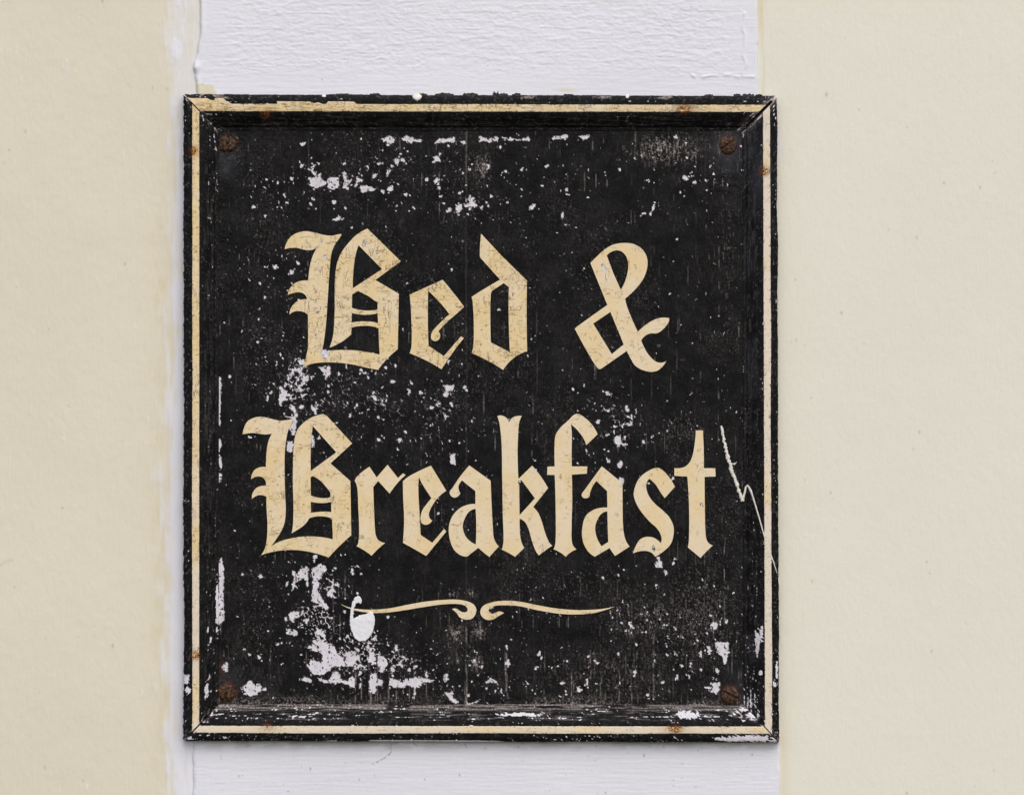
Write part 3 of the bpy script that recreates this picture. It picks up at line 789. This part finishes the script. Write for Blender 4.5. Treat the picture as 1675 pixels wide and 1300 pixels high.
f1c, edc, hc = worley(w2x / 1.7, w2y / 2.6, 320)
spk = (hc < (.005 + dens * .30)) & (f1c < .42)
spk2 = spk & (vnoise(x / 5, y / 5, 322) > .58)
peel = np.maximum(peel, spk2 * .8)
# gaps between alligatored cells in the worst areas
f1n, edn, hn, qxn, qyn = worley(wx / 8.5, wy / 8.5, 330, True)
side = np.sin(6.283 * hn) * (wx / 8.5 - qxn) + np.cos(6.283 * hn) * (wy / 8.5 - qyn)
gap = (edn < .10) & (side > .12) & (fbm(x / 16, y / 16, 334, 2) < .25 + .5 * net) & (net > .2)
gap = gap | (edn < net ** 1.3 * (.035 + .26 * sstep(.52, .80, fbm(x / 9, y / 9, 333, 2))))
peel = np.maximum(peel, (gap & (net > .12)).astype(np.float32) * np.where(net > .6, 1, .52))
# survivors: islands of black inside the net areas
isl = (f1n < .40) & (hn > .55) & (net > .45)
peel = np.where(isl & (hh > .12), 0, peel)
def blur(a, n):
    for k in range(n):
        a = (a + np.roll(a, 1, 0) + np.roll(a, -1, 0) + np.roll(a, 1, 1) + np.roll(a, -1, 1)) / 5
    return a
halo = blur(peel, 5)
# scuffs and the vertical grain that shows through
scf = 0 * x
for cx, cy, rx, ry, a in SCUFF: scf = np.maximum(scf, a * gauss(x, y, cx, cy, rx, ry))
fine = .5 * fbm(x / 1.5, y / 1.7, 340, 2) + .5 * fbm(x / 1.7, y / 9, 344, 3)
scuff = np.clip(sstep(.62 - .18 * scf, .74 - .18 * scf, fine) * np.clip(scf * 1.6, 0, 1), 0, 1)
grain = vnoise(x / 1.5, y / 60, 350); grain2 = vnoise(x / 2.3, y / 26, 352)
gm = sstep(.86, .97, grain) * sstep(.45, .8, vnoise(x / 3, y / 12, 353)) * (.18 + .55 * sstep(.35, .75, fbm(x / 90, y / 140, 355, 2)) + .4 * sstep(1000, 1120, y) + .3 * sstep(1050, 1180, x))
scuff = np.maximum(scuff, np.clip(gm * .75, 0, .8))
dust = sstep(.70, .80, fbm(x / 1.7, y / 1.9, 360, 2)) * (.10 + .45 * sstep(.45, .75, fbm(x / 70, y / 80, 362, 2)))
scuff = np.maximum(scuff, dust * .45)
scuff = np.maximum(scuff, .75 * sstep(1132, 1150, y) * sstep(.52, .72, fbm(x / 2.2, y / 1.6, 364, 2)) * sstep(.25, .6, fbm(x / 50, y / 20, 365, 2)))
scuff = np.maximum(scuff, spk * .7)
scuff = np.maximum(scuff, sstep(.10, .45, halo) * sstep(.46, .66, fbm(x / 2.3, y / 2.6, 345, 2)) * .75)
hair = sstep(.90, .985, vnoise(x / 1.15, y / 90, 346)) * sstep(.50, .75, vnoise(x / 7, y / 35, 347)) * (.25 + .6 * sstep(930, 1130, y) + .35 * sstep(1040, 1200, x))
scuff = np.maximum(scuff, np.clip(hair, 0, .85) * .7)
lowgrey = (.5 + .5 * sstep(960, 1140, y)) * sstep(.52, .70, .6 * fbm(x / 1.4, y / 4.5, 348, 2) + .4 * fbm(x / 30, y / 40, 349, 2))
scuff = np.maximum(scuff, .075 * lowgrey)
# board joint down the middle
jn = np.exp(-((x - 763 - 1.5 * (vnoise(y / 40, x * 0, 366) - .5)) / 1.1) ** 2)
scuff = np.maximum(scuff, jn * (.10 + .65 * sstep(1005, 1020, y) * sstep(.3, .55, vnoise(x / 2, y / 12, 367)) + .3 * (y < 300)))
# runs dripping from the lowest chips
for rx_, ra, rb in [(591, 1100, 1148), (614, 1095, 1150), (636, 1105, 1148), (648, 1112, 1150), (677, 1120, 1145), (760, 1115, 1152), (828, 1060, 1135), (829, 1100, 1140), (935, 1100, 1140), (983, 1108, 1140), (1033, 1095, 1148), (1013, 1100, 1150), (1069, 1040, 1145), (984, 1110, 1138), (939, 1115, 1138), (581, 1100, 1150), (604, 1110, 1150), (697, 1115, 1140)]:
    scuff = np.maximum(scuff, .75 * np.exp(-((x - rx_ - 1.2 * (vnoise(y / 12, x * 0, rx_) - .5)) / .9) ** 2) * sstep(ra - 6, ra + 6, y) * sstep(rb + 6, rb - 6, y) * sstep(.2, .5, vnoise(x / 2, y / 7, 368)))
# filler rubbed smooth round the screws
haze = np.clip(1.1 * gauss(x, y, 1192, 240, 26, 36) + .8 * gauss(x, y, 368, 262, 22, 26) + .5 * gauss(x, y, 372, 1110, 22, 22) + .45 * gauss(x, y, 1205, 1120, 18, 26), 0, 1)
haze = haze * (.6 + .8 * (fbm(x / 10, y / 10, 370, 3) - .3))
calm = np.clip(haze * 1.4, 0, 1)
edgefree = sstep(0, 1, np.minimum(x - 357, 1216 - x) / 3)
peel = np.where((peel < 1) & (calm > .5), 0, peel)
# relief: paint film, alligator cracks, cupped cell rims, gentle warp of the boards
film = 0.00020 * (1 - peel)
crack = sstep(.0, .16, ed); crack2 = sstep(0, .2, edn)
rough_zone = np.clip(.25 + net + .9 * sstep(.45, .7, fbm(x / 60, y / 60, 380, 3)), 0, 1) * (1 - .8 * calm)
h = film + (1 - peel) * rough_zone * (.00016 * (crack - 1) + .00012 * (crack2 - 1)) + .00010 * (fine - .5) * (1 - .7 * calm)
h = h + .00016 * (fbm(x / 9, y / 12, 382, 3) - .5) + .0006 * (fbm(x / 240, y / 300, 384, 2) - .5) - .00035 * jn
h = h + (1 - peel) * .00008 * (vnoise(x / 2.0, y / 40, 386) - .5)
wrk = .0004 * (sstep(.75, .95, 1 - np.abs(2 * fbm(x / 20, y / 7, 388, 3) - 1))) * np.clip(gauss(x, y, 395, 235, 70, 22) + gauss(x, y, 1195, 300, 40, 20) + gauss(x, y, 362, 400, 14, 140), 0, 1)
h = h + wrk
rustp = 0 * x
for cx, cy, k in [(372, 236, .35), (1191, 237, .45), (370.5, 1131, .8), (1194, 1136, .6)]:
    d_ = np.hypot(x - cx, y - cy)
    rustp = np.maximum(rustp, k * np.exp(-((d_ - 14) / 3.5) ** 2) * sstep(.35, .65, fbm(x / 4, y / 4, 392, 3)))
    rustp = np.maximum(rustp, .7 * k * np.exp(-((x - cx + 3) / 5) ** 2) * sstep(cy + 8, cy + 14, y) * sstep(cy + 34, cy + 14, y) * sstep(.4, .65, fbm(x / 2, y / 14, 394, 3)))
rustp = np.maximum(rustp, .7 * gauss(x, y, 360, 1096, 5, 12) * sstep(.35, .6, fbm(x / 4, y / 6, 396, 2)))
X, Y, Z = W(x, y, PAN - h)
obj('panel', grid_mesh('panel', X, Y, Z, {'wear_and_light': (peel, np.clip(scuff, 0, 1) * (1 - peel), np.clip(haze * .9, 0, 1)), 'rust': (np.clip(rustp, 0, 1), rustp * 0, rustp * 0)}), M_PANEL, sign, 'flaking black panel with white primer showing through')

def box(name, x0, x1, z0, z1, y0, y1, mat, parent):
    v = [(a, b, c) for a in (x0, x1) for b in (y0, y1) for c in (z0, z1)]
    f = [(0, 1, 3, 2), (4, 6, 7, 5), (0, 4, 5, 1), (2, 3, 7, 6), (0, 2, 6, 4), (1, 5, 7, 3)]
    me = bpy.data.meshes.new(name); me.from_pydata(v, [], f); me.update()
    return obj(name, me, mat, parent)
bx0, _, bz1 = W(308, 165, PAN); bx1, _, bz0 = W(1264, 1203, PAN)
box('backboard', float(bx0), float(bx1), float(bz0), float(bz1), PAN + .0016, WALL - .0005, M_BACK, sign)

# ---- frame: four mitred mouldings, each with its painted line and nails
OC = np.array([(300, 154.5), (1271, 157), (1274.5, 1213.5), (300.5, 1211.5)], float)      # outer corners TL TR BR BL
IC = np.array([(358, 214), (1214, 214), (1217, 1152), (357, 1152)], float)              # inner corners
PT = np.array([0, 0, .015, .05, .10, .20, .30, .46, .52, .60, .69, .76, .82, .86, .90, 1.0, 1.03])
PY = np.array([.0109, .0030, .0014, .0007, .0003, .0001, 0, .0001, .0004, .0013, .0028, .0043, .0052, .0057, .0072, .0076, .0088])
PS = np.concatenate([[0], np.cumsum(np.hypot(np.diff(PT) * .0295, np.diff(PY)))])        # arc length
NAILS = {0: [(435, 187, 0), (1120, 180, 1)], 1: [(1249, 280, 1)], 2: [(1105, 1190, 1), (437, 1188, 0)], 3: [(316, 247, 1), (320, 1071, 1)]}
LINE = {0: (.25, .475), 1: (.195, .41), 2: (.22, .43), 3: (.24, .455)}
def rail_frame(i):
    A, B, a, b = OC[i], OC[(i + 1) % 4], IC[i], IC[(i + 1) % 4]
    def pos(u, t):
        ox, oy = A[0] + (B[0] - A[0]) * u, A[1] + (B[1] - A[1]) * u
        ix, iy = a[0] + (b[0] - a[0]) * u, a[1] + (b[1] - a[1]) * u
        return ox + (ix - ox) * t, oy + (iy - oy) * t
    return pos
GAP0 = [.0010, .0032, .0009, .0014]      # mitre joint opening at the start of each rail
for i in range(4):
    pos = rail_frame(i)
    Lpx = float(np.hypot(*(OC[(i + 1) % 4] - OC[i])))
    nu = int(Lpx / 1.35); g0, g1 = GAP0[i], GAP0[(i + 1) % 4]
    uu = np.linspace(g0, 1 - g1, nu)
    arc = np.concatenate([np.linspace(0, PS[1], 6, endpoint=False), np.linspace(PS[1], PS[-1], 56)])
    tt = np.interp(arc, PS, PT); yy = np.interp(arc, PS, PY)
    tt[:6] = 0.0
    T, U = np.meshgrid(tt, uu, indexing='ij'); YY = np.repeat(yy[:, None], nu, 1)
    px, py = pos(U, T)
    s = U * Lpx + 2000 * i; q = T * 58.0 + np.repeat((np.arange(len(tt)) < 6)[:, None] * -10.0, nu, 1)
    # ragged outer silhouette
    rag = (2.6 if i == 3 else 1.2) * (fbm(s / 5, s * 0 + i, 400 + i, 3) - .5) + (2.0 if i in (1, 3) else 1.2) * (fbm(s / 90, s * 0, 410 + i, 2) - .5)
    nx_, ny_ = [(0, -1), (1, 0), (0, 1), (-1, 0)][i]
    wrag = np.clip(1 - T / .16, 0, 1)
    px = px + nx_ * rag * wrag; py = py + ny_ * rag * wrag
    along = fbm(s / 26, q / 1.6, 420 + i, 3); spot = fbm(s / 3.2, q / 2.4, 430 + i, 3); big = fbm(s / 60, q / 30, 440 + i, 2)
    dcorn = np.minimum(U * Lpx, (1 - U) * Lpx)
    # chips that show primer: (base, inner slope, outer edge, corner)
    sl = sstep(.55, .62, T) * sstep(1.0, .9, T); oe = sstep(.22, .0, T)
    if i == 0: thr = .84 - .03 * sl - .01 * oe
    elif i == 1: thr = .815 - .05 * sl * sstep(.55, .95, U) - .06 * oe * sstep(.6, .95, U)
    elif i == 2: thr = .795 - .04 * sl - .05 * oe
    else: thr = .83 - .03 * sl * sstep(.5, 0, U) - .03 * sl * sstep(.75, 1, U)
    thr = thr + .02 - .10 * np.exp(-(dcorn / 45) ** 2) - .10 * (big - .5)
    peel = sstep(thr, thr + .05, .55 * spot + .45 * along + .10)
    scuff = sstep(.55, .75, along) * (.45 if i == 2 else .10) * sl + sstep(.66, .76, spot) * (.16 + .18 * oe)
    if i == 2:       # bottom rail: rubbed bare in long streaks on the inner slope
        tt_ = (T - .72) / .10
        peel = np.maximum(peel, .9 * np.exp(-tt_ ** 2) * sstep(.62, .76, fbm(s / 60, q / 2.0, 450, 4)) * sstep(.35, .6, spot + .05))
        scuff = np.maximum(scuff, .85 * sstep(.80, .90, T) * sstep(.38, .6, fbm(s / 40, q / 1.5, 452, 3)))
        for c0, wd, t0, tw in [(985, 14, .68, .10), (975, 16, .72, .08), (560, 40, .74, .05), (115, 22, .72, .10), (40, 40, .10, .09), (900, 30, .08, .06)]:
            peel = np.maximum(peel, sstep(.35, .55, np.exp(-((U * Lpx - (974 - c0 if c0 > 200 else c0)) / wd) ** 2 - ((T - t0) / tw) ** 2) + 1.2 * (spot - .5)))
        # white wall paint lapping the lower edge
        lap = sstep(.06, .02, T) * sstep(470, 600, px) * sstep(880, 760, px) * sstep(.3, .45, fbm(s / 50, s * 0, 455, 2))
        peel = np.maximum(peel, lap)
    if i == 1:       # big bare patch low on the right rail
        for cy_, wd, t0, tw in [(1046, 17, .60, .085), (1035, 10, .50, .05), (1062, 12, .62, .05), (1100, 5, .52, .08), (1118, 6, .12, .05), (1095, 14, .06, .03)]:
            peel = np.maximum(peel, sstep(.38, .5, np.exp(-((py - cy_) / wd) ** 2 - ((T - t0) / tw) ** 2) + 1.1 * (spot - .5)))
        peel = np.where(sl > .3, peel * sstep(700, 900, py) + peel * .25 * sstep(900, 700, py), peel)
    if i == 3:       # chips along the joint with the panel
        for cy_, wd, t0, tw in [(1128, 14, .66, .06), (1030, 5, .70, .03), (1046, 4, .78, .03), (1110, 10, .02, .14), (1128, 6, .12, .10), (990, 40, .97, .05)]:
            peel = np.maximum(peel, sstep(.40, .5, np.exp(-((py - cy_) / wd) ** 2 - ((T - t0) / tw) ** 2) + 1.1 * (spot - .5)))
    if i == 0:
        for cx_, wd, t0, tw in [(355, 10, .02, .05), (365, 12, .10, .035), (1090, 12, .06, .05), (985, 14, .06, .04), (860, 12, .06, .04)]:
            scuff = np.maximum(scuff, .8 * sstep(.35, .55, np.exp(-((px - cx_) / wd) ** 2 - ((T - t0) / tw) ** 2) + 1.1 * (spot - .5)))
        peel = peel * np.where(T > .62, .3, 1)
    mit = np.exp(-(dcorn * (1 if True else 1) / 9) ** 2) * sstep(.50, .68, spot)
    scuff = np.maximum(scuff, np.where(np.abs(U - .5) > .47, mit * .8, 0))
    if i in (0, 1):  # torn grain along the open mitre, top right
        ac, al = (px - 1271) + (py - 157), (1271 - px + py - 157) / 2
        tear = sstep(.50, .62, fbm(ac / 1.6, al / 11, 465, 3)) * np.exp(-(ac / 13) ** 2) * sstep(2, 8, al)
        peel = np.maximum(peel, .75 * tear); scuff = np.maximum(scuff, .8 * sstep(.40, .6, fbm(ac / 1.3, al / 9, 467, 3)) * np.exp(-(ac / 11) ** 2))
    rust = np.zeros(px.shape)
    for nx0, ny0, _ in NAILS[i]:
        rust = np.maximum(rust, np.clip(1.2 * gauss(px, py, nx0, ny0, 7, 6), 0, 1) * sstep(.35, .6, spot + .1))
    haze = .25 * sl * sstep(.45, .7, fbm(s / 70, q / 40, 460 + i, 2)) * (i == 1) + .5 * (i == 1) * gauss(px, py, 1240, 285, 14, 40) + .12 * (i == 0) * oe  # bluish-grey reflection on the right rail's inner slope, put into the colour
    hgt = .00014 * (1 - peel) + .00016 * (fbm(s / 14, q / 2.2, 470 + i, 3) - .5) + .00030 * (fbm(s / 120, q / 50, 475 + i, 2) - .5) * sstep(0, .1, T)
    hgt = hgt - .0004 * np.exp(-(dcorn / 3.0) ** 2)
    X, Y, Z = W(px, py, YY - hgt)
    me = grid_mesh('frame_rail', X, Y, Z, {'wear_and_light': (peel, np.clip(scuff, 0, 1) * (1 - peel), np.clip(haze, 0, 1)), 'rust': (rust, rust * 0, rust * 0)})
    rail = obj('frame_rail', me, M_FRAME, sign, ['top rail of the frame', 'right rail of the frame', 'bottom rail of the frame', 'left rail of the frame'][i])
    # painted line along the crown of the moulding
    l0, l1 = LINE[i]
    nv = 18
    V, U2 = np.meshgrid(np.linspace(0, 1, nv), np.linspace(g0 + .0004, 1 - g1 - .0004, nu), indexing='ij')
    s = U2 * Lpx + 2000 * i
    lo = l0 + .012 * (fbm(s / 9, s * 0, 480 + i, 3) - .5) + .03 * (fbm(s / 160, s * 0, 482 + i, 2) - .5)
    hi = l1 + .010 * (fbm(s / 7, s * 0, 484 + i, 3) - .5)
    if i == 0:       # a second, worn pass over the upper edge of the top line
        lo = lo - .075 * sstep(.56, .60, fbm(s / 45, s * 0, 486, 2)) * (U2 < .35) - .09 * (U2 < .062)
    if i == 3:
        hi = hi + 0 * s
    T2 = lo + V * (hi - lo)
    px, py = pos(U2, T2)
    q = T2 * 58
    spot = fbm(s / 3, q / 2.2, 490 + i, 3); cr = fbm(s / 12, q / 1.3, 494 + i, 3)
    edge = np.minimum(V, 1 - V)
    rust = np.zeros(px.shape)
    for nx0, ny0, on in NAILS[i]:
        r_ = np.clip(1.5 * gauss(px, py, nx0, ny0, 9, 8) + (.6 * gauss(px, py, nx0, ny0, 22, 7)) * (i in (0, 2)), 0, 1) * (1 if on else .5)
        rust = np.maximum(rust, r_ * sstep(.30, .62, spot + .15))
    if i == 0:
        rust = np.maximum(rust, .45 * sstep(.58, .7, cr) * (px < 560))
    blk = .85 * sstep(.69, .73, spot) * sstep(.20, .04, edge) + .6 * sstep(.79, .82, spot) + (.5 * sstep(.68, .74, fbm(s / 14, q / .9, 496, 3)) if i == 0 else 0)
    if i in (1, 3):
        blk = np.maximum(blk, sstep(.63, .69, spot) * sstep(.30, .05, V if i == 1 else 1 - V) * (.7 if i == 1 else .1))
    pale = {0: sstep(.55, .75, U2) * .25, 1: .75 + 0 * U2, 2: .55 + .3 * U2 * 0, 3: sstep(.55, .2, U2) * .65}[i] * sstep(.2, .5, fbm(s / 80, s * 0, 498 + i, 2) + .1)
    yb = np.interp(T2, PT[1:], PY[1:])
    hg = .00014 + .00030 * (fbm(s / 120, q / 50, 475 + i, 2) - .5) * sstep(0, .1, T2) + .00016 * (fbm(s / 14, q / 2.2, 470 + i, 3) - .5)
    film = .00013 * np.clip(edge * 12, -1, 1) ; film[0] = -.0002; film[-1] = -.0002
    X, Y, Z = W(px, py, yb - hg - film)
    ln = obj('painted_line', grid_mesh('painted_line', X, Y, Z, {'rust': (rust, np.clip(blk, 0, 1), np.clip(pale, 0, 1))}), M_LINE, rail)
    ln['tone'] = [.25, .55, .7, .4][i]
    # nails
    for nx0, ny0, on in NAILS[i]:
        n_, m_ = 12, 4
        a_, r_ = np.meshgrid(np.linspace(0, 2 * np.pi, n_ + 1), np.linspace(0, 1, m_), indexing='xy')
        rr = 3.2 * r_ * (1 + .25 * (vnoise(np.cos(a_) * 2 + nx0, np.sin(a_) * 2 + ny0, 510) - .5))
        ax = nx0 + rr * np.cos(a_); ay = ny0 + rr * np.sin(a_) * .85
        d0 = {0: (ny0 - 155) / 59, 1: (1272 - nx0) / 58, 2: (1213 - ny0) / 61, 3: (nx0 - 300) / 57}[i]
        yb = float(np.interp(d0, PT[1:], PY[1:]))
        X, Y, Z = W(ax, ay, yb - .00055 * (1 - r_ ** 2) + .0002)
        obj('nail', grid_mesh('nail', X[::-1], Y[::-1], Z[::-1]), M_NAIL, rail)

# ---- four slotted rusty screws
for cx, cy, R_px, ang, lab in [(372, 236, 14.0, 84, 'upper left rusty screw'), (1191, 237, 14.5, 32, 'upper right rusty screw'), (370.5, 1131, 14.2, 78, 'lower left rusty screw'), (1194, 1136, 14.2, -28, 'lower right rusty screw')]:
    na, nr = 56, 26
    a_, r_ = np.meshgrid(np.linspace(0, 2 * np.pi, na + 1), np.linspace(0, 1.0, nr), indexing='xy')
    c_, s_ = np.cos(a_), np.sin(a_)
    wob = 1 + .07 * (fbm(c_ * 2 + cx, s_ * 2 + cy, 520, 2) - .5)
    lx, ly = R_px * r_ * c_ * wob, R_px * r_ * s_ * wob
    th = math.radians(ang)
    dist = np.abs(lx * math.sin(th) + ly * math.cos(th))
    dome = .0034 * np.sqrt(np.clip(1 - (.96 * r_) ** 2, 0, 1)) + .0004
    slot = .0020 * sstep(2.6, 1.4, dist)
    pit = .0016 * (fbm(lx / 4 + cx, ly / 4, 522, 3) - .5) + .0004 * (fbm(lx / 1.6, ly / 1.6 + cy, 524, 2) - .5)
    h = np.maximum(dome - slot + pit * (r_ < .98), 0) * (r_ < .999)
    X, Y, Z = W(cx + lx, cy + ly, PAN - .0001 - h)
    obj('screw', grid_mesh('screw', X[::-1], Y[::-1], Z[::-1]), M_RUST, sign, lab)

# ---- dribbles and splashes of wall paint
def surf(px, py):
    """depth of the sign's surface at a photo pixel on its right side"""
    d0 = (1272.5 - px) / 57.5
    return float(np.interp(d0, PT[1:], PY[1:])) if d0 < 1.0 else PAN - .0002
def dribble(name, pts, mat, label, hgt):
    pts = [np.array(p, float) for p in pts]; dense = []
    for a, b in zip(pts[:-1], pts[1:]):
        n = max(2, int(np.hypot(*(b - a)[:2]) / 1.6))
        for k in range(n): dense.append(a + (b - a) * k / n)
    dense.append(pts[-1]); dense = np.array(dense)
    tan = np.gradient(dense[:, :2], axis=0); tan /= np.linalg.norm(tan, axis=1)[:, None] + 1e-9
    nor = np.stack([-tan[:, 1], tan[:, 0]], -1)
    k = np.arange(len(dense))
    rows = []
    for j, (off, hh_) in enumerate([(-1, -.25), (-.75, .55), (0, 1), (.75, .55), (1, -.25)]):
        w = dense[:, 2] * .5 * (1 + .65 * (vnoise(k / 1.7, k * 0 + j * 3, 530) - .5) * 2 * (dense[:, 2] > 3.5) + .3 * (vnoise(k / 3, k * 0 + j * 3, 531) - .5))
        qx, qy = dense[:, 0] + nor[:, 0] * off * w, dense[:, 1] + nor[:, 1] * off * w
        dy = np.array([surf(a, b) for a, b in zip(qx, qy)]) - hgt * hh_ * (1 + .4 * (vnoise(k / 3, k * 0 + j, 532) - .5))
        rows.append(W(qx, qy, dy))
    X, Y, Z = [np.stack([r[c] for r in rows], 0) for c in range(3)]
    if np.mean(nor[:, 0]) > 0: pass
    return obj(name, grid_mesh(name, X[::-1], Y[::-1], Z[::-1]), mat, sign, label)
zs = lambda a, b, w: (1150 + a / 2.953, 560 + b / 2.953, w)
dribble('paint_streak', [zs(88, 402, 3), zs(94, 440, 5), zs(104, 490, 5.2), zs(122, 560, 5.6), zs(140, 620, 5.2), zs(162, 685, 5), zs(180, 735, 5.4), zs(192, 765, 4.6)], M_STREAK, 'thick cream paint streak beside the letter t', .0007)
dribble('paint_streak', [zs(190, 765, 4.5), zs(200, 735, 3.6), zs(206, 698, 3.2), zs(215, 690, 3.4), zs(230, 715, 3.4), zs(246, 765, 2.8), zs(272, 850, 2.4), zs(300, 948, 2.6), zs(322, 1010, 2.6), zs(346, 1075, 2.6), zs(362, 1130, 2.2), zs(373, 1200, 2.0)], M_STREAK, 'thin cream paint run crossing the right rail', .0005)
def spotmesh(cx, cy, rx, ry, lab):
    a_, r_ = np.meshgrid(np.linspace(0, 2 * np.pi, 25), np.linspace(0, 1, 6), indexing='xy')
    wob = 1 + .25 * (vnoise(np.cos(a_) * 1.5 + cx, np.sin(a_) * 1.5, 540) - .5)
    sx, sy = cx + rx * r_ * np.cos(a_) * wob, cy + ry * r_ * np.sin(a_) * wob
    d0 = np.clip((sy - 155.5) / 59, 0.004, 1)
    X, Y, Z = W(sx, sy, np.interp(d0, PT[1:], PY[1:]) - .0003 - .0006 * np.sqrt(1 - np.clip(r_, 0, 1) ** 2) + .0004 * (r_ > .99))
    obj('paint_spot', grid_mesh('paint_spot', X[::-1], Y[::-1], Z[::-1]), M_STREAK, sign, lab)
spotmesh(682, 158.5, 7.8, 6.4, 'largest cream paint spot on the top rail')
spotmesh(530, 157, 3.8, 2.6, 'small white paint spot on the top rail, left')
spotmesh(1026, 158, 3.0, 3.4, 'small white paint spot on the top rail, right')

# ---- curled flakes standing on the top edge of the frame
for cx, wd, ht in [(727, 30, 2.6), (769, 24, 3.0), (811, 11, 5.5), (824, 14, 2.5), (845, 14, 2), (690, 18, 1.6), (613, 16, 1.4), (1206, 12, 2.2), (1224, 20, 2.6), (1241, 12, 1.6), (1160, 14, 1.2), (560, 22, 1.2), (930, 16, 1.2)]:
    cy = 154.5 + 2.5 * (cx - 300) / 971 - 2.2
    n = 9
    k = np.linspace(0, 1, n); rs = np.random.RandomState(int(cx))
    up = ht * np.sin(np.pi * np.clip(k, 0, 1)) ** .5 * (.25 + 1.1 * rs.rand(n)); up[0] = up[-1] = .4
    bx = cx + wd * (k - .5)
    d0 = .0012 + .002 * rs.rand()
    rows = []
    for f, dy in [(0, 0), (.5, .0004 + .0006 * rs.rand()), (1, .0012 * rs.rand())]:
        rows.append(W(bx + rs.uniform(-.8, .8, n), cy + 3.5 - f * (up + 2.5), d0 + dy + .0004 * rs.rand(n)))
    back = [(r[0], r[1] + .0003, r[2]) for r in rows[::-1]]
    rr = rows[::-1] + []
    X, Y, Z = [np.stack([r[c] for r in (rows[::-1] + back[::-1])], 0) for c in range(3)]
    obj('paint_flake', grid_mesh('paint_flake', X, Y, Z, smooth=False), M_FLAKE, sign)
print('faces', sum(len(o.data.polygons) for o in bpy.data.objects if o.type == 'MESH'))
